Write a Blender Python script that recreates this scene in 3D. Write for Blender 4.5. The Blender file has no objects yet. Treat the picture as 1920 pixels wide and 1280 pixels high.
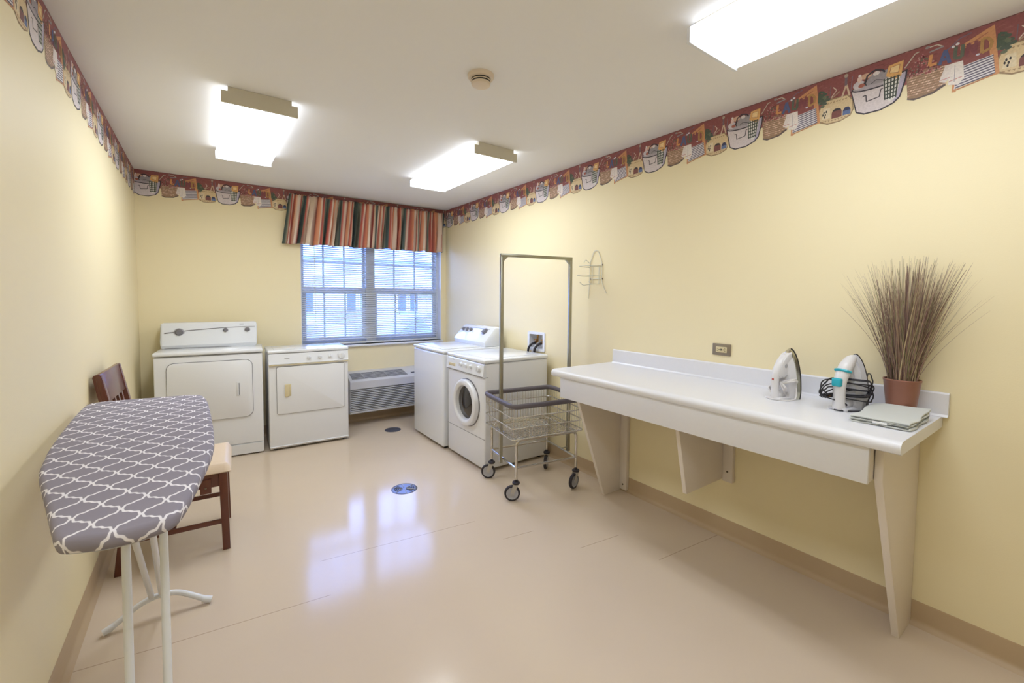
import bpy, bmesh, math, random
from mathutils import Vector, Matrix
from math import sin, cos, pi, radians as R
random.seed(7)
sc = bpy.context.scene
col = sc.collection
XL, XR, YB, YF, H = -0.443, 2.46, 4.856, -1.35, 2.44

# ------------------------------------------------------------------ materials
def lin(c):
    return tuple(((v/255)/12.92 if v/255 <= .04045 else ((v/255+.055)/1.055)**2.4) for v in c) + (1,)
def mat(name, rgb, rough=.5, metal=0, coat=0, bump=0, bscale=200, noise=0, nscale=8, spec=.5, trans=0, emis=None, estr=0, sub=0):
    m = bpy.data.materials.new(name); m.use_nodes = True
    nt = m.node_tree; b = nt.nodes['Principled BSDF']
    b.inputs['Base Color'].default_value = lin(rgb); b.inputs['Roughness'].default_value = rough
    b.inputs['Metallic'].default_value = metal; b.inputs['Coat Weight'].default_value = coat
    b.inputs['Coat Roughness'].default_value = .08
    b.inputs['Specular IOR Level'].default_value = spec
    b.inputs['Transmission Weight'].default_value = trans
    if emis: b.inputs['Emission Color'].default_value = lin(emis); b.inputs['Emission Strength'].default_value = estr
    tc = nt.nodes.new('ShaderNodeTexCoord')
    if noise:
        n = nt.nodes.new('ShaderNodeTexNoise'); n.inputs['Scale'].default_value = nscale; n.inputs['Detail'].default_value = 4
        nt.links.new(tc.outputs['Object'], n.inputs['Vector'])
        hs = nt.nodes.new('ShaderNodeMix'); hs.data_type = 'RGBA'
        c = lin(rgb)
        hs.inputs[6].default_value = tuple(max(0, v*(1-noise)) for v in c[:3])+(1,)
        hs.inputs[7].default_value = tuple(min(1, v*(1+noise)) for v in c[:3])+(1,)
        nt.links.new(n.outputs['Fac'], hs.inputs[0]); nt.links.new(hs.outputs[2], b.inputs['Base Color'])
    if bump:
        n = nt.nodes.new('ShaderNodeTexNoise'); n.inputs['Scale'].default_value = bscale; n.inputs['Detail'].default_value = 3
        nt.links.new(tc.outputs['Object'], n.inputs['Vector'])
        bp = nt.nodes.new('ShaderNodeBump'); bp.inputs['Strength'].default_value = bump; bp.inputs['Distance'].default_value = .002
        nt.links.new(n.outputs['Fac'], bp.inputs['Height']); nt.links.new(bp.outputs['Normal'], b.inputs['Normal'])
    return m
class G:            # tiny node-math helper
    def __init__(s, nt): s.nt = nt
    def m(s, op, a, b=None, c=None):
        n = s.nt.nodes.new('ShaderNodeMath'); n.operation = op
        for i, v in enumerate((a, b, c)):
            if v is None: continue
            if isinstance(v, (int, float)): n.inputs[i].default_value = v
            else: s.nt.links.new(v, n.inputs[i])
        return n.outputs[0]
    def mix(s, fac, a, b):
        n = s.nt.nodes.new('ShaderNodeMix'); n.data_type = 'RGBA'
        s.nt.links.new(fac, n.inputs[0]) if not isinstance(fac, (int, float)) else setattr(n.inputs[0], 'default_value', fac)
        for i, v in ((6, a), (7, b)):
            if isinstance(v, tuple): n.inputs[i].default_value = v
            else: s.nt.links.new(v, n.inputs[i])
        return n.outputs[2]

M = {}
M['wall'] = mat('wall_paint', (243,230,191), .55, bump=.15, bscale=260, spec=.35)
M['ceil'] = mat('ceiling_paint', (238,236,234), .85, bump=.1, bscale=300, spec=.2)
M['base'] = mat('vinyl_cove_base', (188,164,132), .45, noise=.04)
M['white'] = mat('white_enamel', (232,235,240), .22, coat=.3)
M['white2'] = mat('white_enamel_warm', (230,231,234), .3, coat=.2)
M['cream'] = mat('cream_plastic', (214,200,160), .4)
M['lam'] = mat('white_laminate', (230,230,234), .28, noise=.015, nscale=60)
M['panel'] = mat('painted_panel', (230,220,208), .5)
M['black'] = mat('black_plastic', (22,22,26), .4)
M['dark'] = mat('dark_gap', (40,38,40), .7)
M['grey'] = mat('grey_plastic', (120,118,122), .4)
M['lgrey'] = mat('light_grey_plastic', (176,176,182), .35)
M['chrome'] = mat('chrome', (205,203,200), .16, 1)
M['steel'] = mat('brushed_steel', (168,166,150), .32, 1)
M['satin'] = mat('satin_steel_plate', (150,140,128), .38, .85)
M['rubber'] = mat('grey_rubber', (98,92,98), .55)
M['tyre'] = mat('dark_tyre', (44,40,48), .6)
M['zinc'] = mat('zinc_fork', (190,186,178), .4, .5)
M['wood'] = mat('cherry_wood', (96,46,30), .32, coat=.35, noise=.25, nscale=14)
M['seat'] = mat('cream_vinyl', (224,202,176), .38, bump=.2, bscale=120)
M['tube'] = mat('white_tube', (226,228,232), .3, coat=.3)
M['wire'] = mat('white_wire', (225,222,205), .4)
M['screw'] = mat('screw', (120,110,95), .4, .8)
M['terra'] = mat('terracotta', (150,102,86), .38, noise=.06, nscale=20)
M['soil'] = mat('soil', (60,44,34), .95, bump=.8, bscale=90)
M['towel'] = mat('sage_cloth', (208,210,206), .95, bump=.6, bscale=700)
M['tag'] = mat('white_tag', (240,240,240), .6)
M['seam'] = mat('green_grey_hem', (86,92,88), .95)
M['cord_w'] = mat('white_cord', (226,222,220), .45)
M['cord_b'] = mat('black_cord', (34,32,40), .45)
M['teal'] = mat('teal_plastic', (46,176,196), .3)
M['red'] = mat('red_button', (190,52,36), .4)
M['sole'] = mat('iron_sole', (36,34,36), .35, .4)
M['skirt'] = mat('chrome_skirt', (196,194,176), .15, .9)
M['irong'] = mat('pearl_grey_plastic', (206,206,212), .32)
M['ironw'] = mat('iron_white', (224,222,224), .28)
M['glassd'] = mat('door_bowl_glass', (34,28,26), .06, spec=.8)
M['drum'] = mat('drum_steel', (120,110,100), .3, .9)
M['frame'] = mat('vinyl_window_frame', (224,228,232), .4)
M['sill'] = mat('sill_white', (228,230,236), .35)
M['fix'] = mat('fixture_steel', (214,208,192), .5)
M['smoke'] = mat('detector_plastic', (226,210,190), .5)
M['ptac'] = mat('ac_enamel', (206,206,210), .4)
M['ptacd'] = mat('ac_grille_dark', (70,72,86), .5)
M['drain'] = mat('drain_metal', (110,112,124), .3, .6)
M['hose'] = mat('black_hose', (40,36,44), .4)
M['brass'] = mat('brass', (190,150,96), .3, .9)
M['curtline'] = mat('lining', (200,196,190), .9)
M['siding'] = mat('ext_siding', (190,198,214), .8)
M['shutter'] = mat('ext_dark_window', (70,84,112), .3)
M['roofm'] = mat('ext_roof', (150,158,180), .9)
M['grass'] = mat('lawn', (120,150,120), .95)
M['brick'] = mat('ext_brick', (112,108,130), .9)

# blind slats, a bit translucent
def blindmat():
    m = bpy.data.materials.new('blind_slat'); m.use_nodes = True; nt = m.node_tree
    o = nt.nodes['Material Output']; b = nt.nodes['Principled BSDF']
    b.inputs['Base Color'].default_value = lin((226,228,232)); b.inputs['Roughness'].default_value = .4
    t = nt.nodes.new('ShaderNodeBsdfTranslucent'); t.inputs[0].default_value = lin((214,222,236))
    mx = nt.nodes.new('ShaderNodeMixShader'); mx.inputs[0].default_value = .22
    nt.links.new(b.outputs[0], mx.inputs[1]); nt.links.new(t.outputs[0], mx.inputs[2]); nt.links.new(mx.outputs[0], o.inputs[0])
    return m
M['slat'] = blindmat()
def glassmat():
    m = bpy.data.materials.new('pane_glass'); m.use_nodes = True; nt = m.node_tree
    o = nt.nodes['Material Output']; nt.nodes.remove(nt.nodes['Principled BSDF'])
    t = nt.nodes.new('ShaderNodeBsdfTransparent'); t.inputs[0].default_value = (.93,.96,1,1)
    g = nt.nodes.new('ShaderNodeBsdfGlossy'); g.inputs['Roughness'].default_value = .02
    f = nt.nodes.new('ShaderNodeFresnel'); f.inputs[0].default_value = 1.45
    mx = nt.nodes.new('ShaderNodeMixShader')
    nt.links.new(f.outputs[0], mx.inputs[0]); nt.links.new(t.outputs[0], mx.inputs[1]); nt.links.new(g.outputs[0], mx.inputs[2]); nt.links.new(mx.outputs[0], o.inputs[0])
    return m
M['glass'] = glassmat()
def lampmat(LAMP):
    # prismatic wrap lens over two tubes: the tubes show as two faint brighter bands
    m = bpy.data.materials.new('lamp_lens'); m.use_nodes = True; nt = m.node_tree; g = G(nt)
    o = nt.nodes['Material Output']; nt.nodes.remove(nt.nodes['Principled BSDF'])
    tc = nt.nodes.new('ShaderNodeTexCoord'); sp = nt.nodes.new('ShaderNodeSeparateXYZ'); nt.links.new(tc.outputs['Object'], sp.inputs[0])
    a = g.m('ABSOLUTE', sp.outputs[0]); d = g.m('SUBTRACT', a, .085); d = g.m('DIVIDE', d, .05); d = g.m('MULTIPLY', d, d)
    e = g.m('POWER', 2.718, g.m('MULTIPLY', d, -1.0))
    y = g.m('ABSOLUTE', sp.outputs[1]); y = g.m('SUBTRACT', .57, y); y = g.m('MULTIPLY', y, 14); y = g.m('MINIMUM', g.m('MAXIMUM', y, 0), 1)
    s = g.m('MULTIPLY', e, y); s = g.m('MULTIPLY_ADD', s, LAMP*.9, LAMP*.55)
    side = g.m('GREATER_THAN', sp.outputs[2], -.0785); s = g.m('MULTIPLY', s, g.m('MULTIPLY_ADD', side, -.52, 1.0))
    em = nt.nodes.new('ShaderNodeEmission'); em.inputs[0].default_value = (.87,.925,1,1)
    nt.links.new(s, em.inputs[1]); nt.links.new(em.outputs[0], o.inputs[0])
    return m
LAMP = 6.6
M['lamp'] = lampmat(7.3); M['lamp_near'] = lampmat(5.6)
def floormat(segs):
    m = bpy.data.materials.new('sheet_vinyl'); m.use_nodes = True; nt = m.node_tree; g = G(nt); b = nt.nodes['Principled BSDF']
    tc = nt.nodes.new('ShaderNodeTexCoord'); sp = nt.nodes.new('ShaderNodeSeparateXYZ'); nt.links.new(tc.outputs['Object'], sp.inputs[0])
    X, Y = sp.outputs[0], sp.outputs[1]
    n = nt.nodes.new('ShaderNodeTexNoise'); n.inputs['Scale'].default_value = 1.6; n.inputs['Detail'].default_value = 5; nt.links.new(tc.outputs['Object'], n.inputs['Vector'])
    base = g.mix(n.outputs['Fac'], lin((208,190,168)), lin((216,199,178)))
    mask = None
    for (x0, y0, x1, y1) in segs:
        k = (y1-y0)/(x1-x0)
        d = g.m('SUBTRACT', Y, g.m('MULTIPLY_ADD', X, k, y0-k*x0)); d = g.m('ABSOLUTE', d); d = g.m('LESS_THAN', d, .0022)
        a = g.m('GREATER_THAN', X, x0); c = g.m('LESS_THAN', X, x1)
        q = g.m('MULTIPLY', d, g.m('MULTIPLY', a, c)); mask = q if mask is None else g.m('MAXIMUM', mask, q)
    mask = g.m('MULTIPLY', mask, .55)
    c = g.mix(mask, base, lin((150,120,98)))
    nt.links.new(c, b.inputs['Base Color']); b.inputs['Specular IOR Level'].default_value = .22
    n2 = nt.nodes.new('ShaderNodeTexNoise'); n2.inputs['Scale'].default_value = 2.2; nt.links.new(tc.outputs['Object'], n2.inputs['Vector'])
    nt.links.new(g.m('MULTIPLY_ADD', n2.outputs['Fac'], .06, .11), b.inputs['Roughness'])
    b.inputs['Coat Weight'].default_value = .07; b.inputs['Coat Roughness'].default_value = .10
    n3 = nt.nodes.new('ShaderNodeTexNoise'); n3.inputs['Scale'].default_value = 7; nt.links.new(tc.outputs['Object'], n3.inputs['Vector'])
    bp = nt.nodes.new('ShaderNodeBump'); bp.inputs['Strength'].default_value = .12; bp.inputs['Distance'].default_value = .004
    nt.links.new(n3.outputs['Fac'], bp.inputs['Height']); nt.links.new(bp.outputs[0], b.inputs['Normal']); nt.links.new(bp.outputs[0], b.inputs['Coat Normal'])
    return m
M['floor'] = floormat([(.471,2.367,1.341,2.256),(1.373,1.992,1.571,1.962),(1.676,1.675,1.952,1.641),(1.942,1.357,2.44,1.309),(-.44,2.175,-.124,2.13),(-.124,2.13,.455,2.066)])
def ironcover():
    m = bpy.data.materials.new('trellis_cotton'); m.use_nodes = True; nt = m.node_tree; g = G(nt); b = nt.nodes['Principled BSDF']
    uv = nt.nodes.new('ShaderNodeUVMap'); sp = nt.nodes.new('ShaderNodeSeparateXYZ'); nt.links.new(uv.outputs[0], sp.inputs[0])
    X = g.m('DIVIDE', sp.outputs[0], .076); Y = g.m('DIVIDE', sp.outputs[1], .104)
    a0 = g.m('ADD', X, Y); b0 = g.m('SUBTRACT', X, Y)
    def wav(p, q):
        s1 = g.m('SINE', g.m('MULTIPLY', q, 2*pi)); s3 = g.m('SINE', g.m('MULTIPLY', q, 6*pi))
        w = g.m('MULTIPLY_ADD', s1, .055, p); w = g.m('MULTIPLY_ADD', s3, -.024, w)
        f = g.m('FRACT', g.m('ADD', w, .5)); return g.m('ABSOLUTE', g.m('SUBTRACT', f, .5))
    la, lb = wav(a0, b0), wav(b0, a0)
    d = g.m('MINIMUM', la, lb)
    mask = g.m('MINIMUM', g.m('MAXIMUM', g.m('MULTIPLY', g.m('SUBTRACT', .058, d), 50), 0), 1)
    c = g.mix(mask, lin((140,134,146)), lin((232,228,234)))
    nt.links.new(c, b.inputs['Base Color']); b.inputs['Roughness'].default_value = .9
    return m
M['cover'] = ironcover()
def curtain():
    m = bpy.data.materials.new('striped_cotton'); m.use_nodes = True; nt = m.node_tree; g = G(nt); b = nt.nodes['Principled BSDF']
    uv = nt.nodes.new('ShaderNodeUVMap'); sp = nt.nodes.new('ShaderNodeSeparateXYZ'); nt.links.new(uv.outputs[0], sp.inputs[0])
    f = g.m('FRACT', g.m('DIVIDE', sp.outputs[0], .30))
    r = nt.nodes.new('ShaderNodeValToRGB'); nt.links.new(f, r.inputs[0])
    st = [(0,(56,70,74)),(.08,(84,98,94)),(.13,(160,150,132)),(.17,(168,82,76)),(.23,(196,106,92)),(.27,(228,208,190)),(.38,(222,202,182)),(.42,(160,78,74)),(.48,(212,136,106)),(.56,(226,164,128)),(.60,(230,210,192)),(.72,(220,198,178)),(.76,(152,72,70)),(.82,(196,108,88)),(.86,(212,188,166)),(.93,(110,116,106))]
    cr = r.color_ramp
    while len(cr.elements) < len(st): cr.elements.new(.5)
    for e, (p, c) in zip(cr.elements, st): e.position = p; e.color = lin(c)
    nt.links.new(r.outputs[0], b.inputs['Base Color']); b.inputs['Roughness'].default_value = .9
    return m
M['curtain'] = curtain()
def vcol():
    m = bpy.data.materials.new('printed_border_paper'); m.use_nodes = True; nt = m.node_tree; g = G(nt); b = nt.nodes['Principled BSDF']
    a = nt.nodes.new('ShaderNodeAttribute'); a.attribute_name = 'ink'
    tc = nt.nodes.new('ShaderNodeTexCoord'); n = nt.nodes.new('ShaderNodeTexNoise'); n.inputs['Scale'].default_value = 120; n.inputs['Detail'].default_value = 4
    nt.links.new(tc.outputs['Object'], n.inputs['Vector'])
    hv = nt.nodes.new('ShaderNodeHueSaturation'); nt.links.new(a.outputs['Color'], hv.inputs['Color'])
    nt.links.new(g.m('MULTIPLY_ADD', n.outputs['Fac'], .5, .85), hv.inputs['Value']); hv.inputs['Saturation'].default_value = .9
    nt.links.new(hv.outputs[0], b.inputs['Base Color']); b.inputs['Roughness'].default_value = .6
    return m
M['ink'] = vcol()
def bladesmat():
    m = bpy.data.materials.new('dried_blades'); m.use_nodes = True; nt = m.node_tree; g = G(nt); b = nt.nodes['Principled BSDF']
    a = nt.nodes.new('ShaderNodeAttribute'); a.attribute_name = 'ink'
    nt.links.new(a.outputs['Color'], b.inputs['Base Color']); b.inputs['Roughness'].default_value = .6
    return m
M['blades'] = bladesmat()

# ------------------------------------------------------------------ mesh building
class B:
    def __init__(s): s.bm = bmesh.new(); s.mi = 0
    def _done(s, fs):
        for f in fs: f.material_index = s.mi
        return fs
    def box(s, x0, x1, y0, y1, z0, z1, bev=0, seg=2, mi=0, T=None):
        s.mi = mi
        vs = [s.bm.verts.new(p) for p in [(x0,y0,z0),(x1,y0,z0),(x1,y1,z0),(x0,y1,z0),(x0,y0,z1),(x1,y0,z1),(x1,y1,z1),(x0,y1,z1)]]
        fs = [s.bm.faces.new([vs[i] for i in q]) for q in [(0,3,2,1),(4,5,6,7),(0,1,5,4),(1,2,6,5),(2,3,7,6),(3,0,4,7)]]
        if bev:
            es = list({e for f in fs for e in f.edges})
            r = bmesh.ops.bevel(s.bm, geom=es, offset=bev, segments=seg, affect='EDGES', profile=.5)
            fs = list({f for v in r['verts'] for f in v.link_faces} | {f for f in fs if f.is_valid})
        s._done(fs)
        if T: 
            for v in {v for f in fs for v in f.verts}: v.co = T @ v.co
        return fs
    def prism(s, pts, axis, a, b, mi=0, bev=0, T=None):
        """extrude polygon pts (2D, in the remaining two axes in order) from a to b along axis"""
        s.mi = mi
        def P(p, t):
            return {0: (t, p[0], p[1]), 1: (p[0], t, p[1]), 2: (p[0], p[1], t)}[axis]
        A = [s.bm.verts.new(P(p, a)) for p in pts]; Bv = [s.bm.verts.new(P(p, b)) for p in pts]
        n = len(pts)
        fs = [s.bm.faces.new(A), s.bm.faces.new(Bv[::-1])]
        for i in range(n): fs.append(s.bm.faces.new([A[i], Bv[i], Bv[(i+1) % n], A[(i+1) % n]]))
        if bev:
            es = list({e for f in fs[:2] for e in f.edges})
            r = bmesh.ops.bevel(s.bm, geom=es, offset=bev, segments=2, affect='EDGES', profile=.5)
            fs = list({f for v in r['verts'] for f in v.link_faces} | {f for f in fs if f.is_valid})
        s._done(fs)
        if T:
            for v in {v for f in fs for v in f.verts}: v.co = T @ v.co
        return fs
    def ring(s, c, u, v, ru, rv, n, ph=0):
        return [s.bm.verts.new(c + u*(ru*cos(2*pi*i/n+ph)) + v*(rv*sin(2*pi*i/n+ph))) for i in range(n)]
    def bridge(s, A, Bv):
        n = len(A); return [s.bm.faces.new([A[i], A[(i+1) % n], Bv[(i+1) % n], Bv[i]]) for i in range(n)]
    def tube(s, pts, r, seg=8, closed=False, mi=0, cap=True, flat=1.0):
        s.mi = mi
        P = [Vector(p) for p in pts]; n = len(P); rs = r if isinstance(r, (list, tuple)) else [r]*n
        rings = []; up = None
        for i in range(n):
            if closed: t = (P[(i+1) % n]-P[i-1])
            else: t = P[min(i+1, n-1)]-P[max(i-1, 0)]
            t = t.normalized() if t.length > 1e-9 else Vector((0,0,1))
            if up is None:
                up = Vector((0,0,1)) if abs(t.z) < .9 else Vector((1,0,0))
            u = (up - t*up.dot(t)); u = u.normalized() if u.length > 1e-6 else t.orthogonal().normalized()
            up = u; v = t.cross(u)
            rings.append(s.ring(P[i], v, u, rs[i], rs[i]*flat, seg))
        fs = []
        for i in range(n-1): fs += s.bridge(rings[i], rings[i+1])
        if closed: fs += s.bridge(rings[-1], rings[0])
        elif cap: fs.append(s.bm.faces.new(rings[0][::-1])); fs.append(s.bm.faces.new(rings[-1]))
        return s._done(fs)
    def cyl(s, a, b, r, seg=16, r2=None, mi=0, bev=0):
        return s.tube([a, b], [r, r if r2 is None else r2], seg, mi=mi)
    def lathe(s, prof, seg=32, o=(0,0,0), ax='z', mi=0):
        """prof: (radius, height) pairs around the axis; closed at radius 0 ends"""
        s.mi = mi; o = Vector(o)
        D = {'z': (Vector((1,0,0)), Vector((0,1,0)), Vector((0,0,1))), 'x': (Vector((0,1,0)), Vector((0,0,1)), Vector((1,0,0))), 'y': (Vector((0,0,1)), Vector((1,0,0)), Vector((0,1,0)))}[ax]
        rings = []; fs = []
        for r, h in prof:
            c = o + D[2]*h
            rings.append([s.bm.verts.new(c)] if r < 1e-6 else s.ring(c, D[0], D[1], r, r, seg))
        for A, Bv in zip(rings, rings[1:]):
            if len(A) == 1 and len(Bv) == 1: continue
            if len(A) == 1: fs += [s.bm.faces.new([A[0], Bv[(i+1) % seg], Bv[i]]) for i in range(seg)]
            elif len(Bv) == 1: fs += [s.bm.faces.new([A[i], A[(i+1) % seg], Bv[0]]) for i in range(seg)]
            else: fs += s.bridge(A, Bv)
        return s._done(fs)
    def grid(s, fn, nu, nv, mi=0, uv=None):
        s.mi = mi
        V = [[s.bm.verts.new(fn(i/nu, j/nv)) for j in range(nv+1)] for i in range(nu+1)]
        fs = []; L = s.bm.loops.layers.uv.verify() if uv else None
        for i in range(nu):
            for j in range(nv):
                f = s.bm.faces.new([V[i][j], V[i+1][j], V[i+1][j+1], V[i][j+1]]); fs.append(f)
                if uv:
                    for l, (a, b) in zip(f.loops, ((i,j),(i+1,j),(i+1,j+1),(i,j+1))): l[L].uv = uv(a/nu, b/nv)
        return s._done(fs)
    def obj(s, name, mats, parent=None, loc=None, ang=35, recalc=True, T=None):
        if T:
            for v in s.bm.verts: v.co = T @ v.co
        if recalc: bmesh.ops.recalc_face_normals(s.bm, faces=s.bm.faces[:])
        me = bpy.data.meshes.new(name)
        for e in s.bm.edges:
            if len(e.link_faces) == 2: e.smooth = e.calc_face_angle(0) < R(ang)
        for f in s.bm.faces: f.smooth = True
        s.bm.to_mesh(me); s.bm.free()
        for m in (mats if isinstance(mats, (list, tuple)) else [mats]): me.materials.append(M[m] if isinstance(m, str) else m)
        o = bpy.data.objects.new(name, me); col.objects.link(o)
        if parent: o.parent = parent
        if loc: o.location = loc
        return o
def thing(name, label, cat, loc=(0,0,0), rz=0, group=None):
    o = bpy.data.objects.new(name, None); col.objects.link(o); o.empty_display_size = .1
    o.location = loc; o.rotation_euler = (0,0,rz); o['label'] = label; o['category'] = cat
    if group: o['group'] = group
    return o
def tag(o, label, cat, group=None):
    o['label'] = label; o['category'] = cat
    if group: o['group'] = group
    return o
def struct(o): o['kind'] = 'structure'; return o
def dup(root, loc, rz, label):
    def cp(o, par):
        c = o.copy(); col.objects.link(c)
        if par: c.parent = par
        for k in [x for x in list(bpy.data.objects) if x.parent == o and x != c]: cp(k, c)
        return c
    r = cp(root, None); r.location = loc; r.rotation_euler = (0,0,rz); r['label'] = label
    return r
def rrect(x0, x1, z0, z1, r, n=6):
    P = []
    for cx, cz, a in ((x1-r, z1-r, 0), (x0+r, z1-r, 90), (x0+r, z0+r, 180), (x1-r, z0+r, 270)):
        for k in range(n+1): t = R(a+90*k/n); P.append((cx+r*cos(t), cz+r*sin(t)))
    return P
def fillet(pts, r, n=5, closed=False):
    """round the corners of a 3D polyline"""
    P = [Vector(p) for p in pts]; out = []; N = len(P)
    for i in range(N):
        if not closed and i in (0, N-1): out.append(P[i]); continue
        a, b, c = P[i-1], P[i], P[(i+1) % N]; u = (a-b); v = (c-b); q = min(r, u.length*.48, v.length*.48)
        s0, s1 = b+u.normalized()*q, b+v.normalized()*q
        for k in range(n+1):
            t = k/n; out.append(s0*(1-t)**2 + b*2*t*(1-t) + s1*t*t)
    return out

# ------------------------------------------------------------------ room shell
T_ = .12
b = B(); b.box(XL-T_, XR+T_, YF-T_, YB+.22, -.1, 0); struct(b.obj('floor', 'floor'))
b = B(); b.box(XL-T_, XR+T_, YF-T_, YB+.22, H, H+.1); struct(b.obj('ceiling', 'ceil'))
b = B(); b.box(XL-T_, XL, YF-T_, YB+.22, 0, H); struct(b.obj('wall_left', 'wall'))
b = B(); b.box(XL, XR, YF-T_, YF, 0, H); struct(b.obj('wall_front', 'wall'))
# right wall with the recess of the washer outlet box
BY0, BY1, BZ0, BZ1 = 2.955, 3.155, .915, 1.06
b = B()
b.box(XR, XR+T_, YF-T_, BY0, 0, H); b.box(XR, XR+T_, BY1, YB+.22, 0, H)
b.box(XR, XR+T_, BY0, BY1, 0, BZ0); b.box(XR, XR+T_, BY0, BY1, BZ1, H); b.box(XR+.085, XR+T_, BY0, BY1, BZ0, BZ1)
struct(b.obj('wall_right', 'wall'))
WX0, WX1, WZ0, WZ1 = .822, 2.395, .855, 2.10
b = B()
b.box(XL, WX0, YB, YB+.22, 0, H); b.box(WX1, XR, YB, YB+.22, 0, H)
b.box(WX0, WX1, YB, YB+.22, 0, WZ0); b.box(WX0, WX1, YB, YB+.22, WZ1, H)
struct(b.obj('wall_back', 'wall'))
def cove(name, pts3):
    pass
prof = [(0,0),(.026,0),(.022,.003),(.012,.009),(.007,.016),(.004,.026),(.003,.098),(.0015,.102),(0,.102)]
b = B(); b.prism([(XR-p[0], p[1]) for p in prof], 1, YF, YB); struct(b.obj('baseboard_right', 'base'))
b = B(); b.prism([(XL+p[0], p[1]) for p in prof], 1, YF, YB); struct(b.obj('baseboard_left', 'base'))
b = B(); b.prism([(YB-p[0], p[1]) for p in prof], 0, XL+.004, XR-.004); struct(b.obj('baseboard_back', 'base'))

# ------------------------------------------------------------------ window
FY = YB+.10          # plane of the sashes
w = bpy.data.objects.new('window_1', None); col.objects.link(w); w['kind'] = 'structure'; w.location = ((WX0+WX1)/2, YB, WZ0)
def wp(bb, name, m): 
    o = bb.obj(name, m); o.parent = w; o.matrix_parent_inverse = Matrix.Translation(-Vector(w.location)); return o
b = B()   # outer frame + mullion
b.box(WX0, WX0+.03, FY-.03, FY+.08, WZ0, WZ1, .003); b.box(WX1-.035, WX1, FY-.03, FY+.08, WZ0, WZ1, .003)
b.box(WX0+.03, WX1-.035, FY-.029, FY+.08, WZ1-.03, WZ1-.001); b.box(WX0+.03, WX1-.035, FY-.029, FY+.08, WZ0+.001, WZ0+.0295)
b.box(1.50, 1.60, FY-.04, FY+.079, WZ0+.002, WZ1-.002, .003)
wp(b, 'window_frame', 'frame')
for (x0, x1) in ((WX0+.03, 1.50), (1.60, WX1-.035)):
    for k, (z0, z1, yy) in enumerate(((1.405, WZ1-.03, FY+.03), (WZ0+.03, 1.475, FY-.005))):
        b = B(); st = .022 if k == 0 else .036
        b.box(x0+.0005, x0+st, yy, yy+.03, z0, z1, .002); b.box(x1-st, x1-.0005, yy, yy+.03, z0, z1, .002)
        b.box(x0+st, x1-st, yy+.001, yy+.029, z1-.055, z1-.0005); b.box(x0+st, x1-st, yy+.001, yy+.029, z0+.0005, z0+.05)
        for t in (1/3, 2/3):
            xm = x0+(x1-x0)*t; b.box(xm-.009, xm+.009, yy+.008, yy+.022, z0+.05, z1-.055)
        zm = 1.745 if k == 0 else 1.14
        if k == 0:
            for q in range(3): b.box(x0+(x1-x0)*q/3+(.0092 if q else st), x0+(x1-x0)*(q+1)/3-(.0092 if q<2 else st), yy+.009, yy+.021, zm-.009, zm+.009)
        s = wp(b, 'sash', 'frame')
        b = B(); b.box(x0+.01, x1-.01, yy+.012, yy+.016, z0+.01, z1-.01)
        g_ = wp(b, 'glass', 'glass'); g_.parent = s; g_.matrix_parent_inverse = Matrix.Identity(4)
        g_.matrix_parent_inverse = Matrix.Identity(4)
b = B(); b.box(WX0-.02, WX1+.015, YB-.032, YB+.09, WZ0-.022, WZ0, .005); wp(b, 'window_sill', 'sill')
b = B(); b.box(WX0, WX0+.006, YB+.001, FY-.03, WZ0, WZ1); b.box(WX1-.006, WX1, YB+.001, FY-.03, WZ0, WZ1); b.box(WX0, WX1, YB+.001, FY-.03, WZ1-.006, WZ1)
wp(b, 'jamb', 'sill')

# mini blind
bl = thing('window_blind', 'white horizontal mini blind with tilted open slats hanging in the window', 'blind', (1.60, YB+.035, 2.05))
b = B(); BX0, BX1 = .838, 2.352; x0, x1 = BX0-1.60, BX1-1.60
n = int((2.03-.885)/.0213)
for i in range(n):
    zc = 2.03-.0213*i-2.05; a = R(27)
    pr = []
    for k in range(5):
        t = -1+k/2; yy = .0125*t; cz = .0022*(1-t*t)
        pr.append((yy*cos(a)+0, zc + yy*sin(a)+cz))
    pr2 = [(p[0], p[1]-.0005) for p in pr[::-1]]
    b.prism(pr+pr2, 0, x0, x1)
b.obj('slats', 'slat', bl)
b = B(); b.box(x0, x1, -.02, .02, -.01, .03, .003); b.obj('headrail', 'frame', bl)
b = B(); b.box(x0, x1, -.012, .012, .872-2.05-.006, .872-2.05+.008, .003); b.obj('bottom_rail', 'frame', bl)
b = B()
for x in (.965, 1.375, 1.80, 2.22):
    for yy in (-.0135, .0135): b.tube([(x-1.6, yy, -.02), (x-1.6, yy, -1.175)], .0009, 4)
b.obj('ladder_cord', 'wire', bl)
b = B(); b.tube([(.955-1.6, -.024, 0), (.958-1.6, -.026, -.95)], .003, 6); b.obj('tilt_wand', 'wire', bl)
b = B(); b.tube([(1.865-1.6, -.024, 0), (1.867-1.6, -.026, -.85)], .0016, 5); b.lathe([(0,0),(.004,.004),(.006,.03),(0,.034)], 8, (1.867-1.6, -.026, -.88)); b.obj('lift_cord', 'wire', bl)

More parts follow.
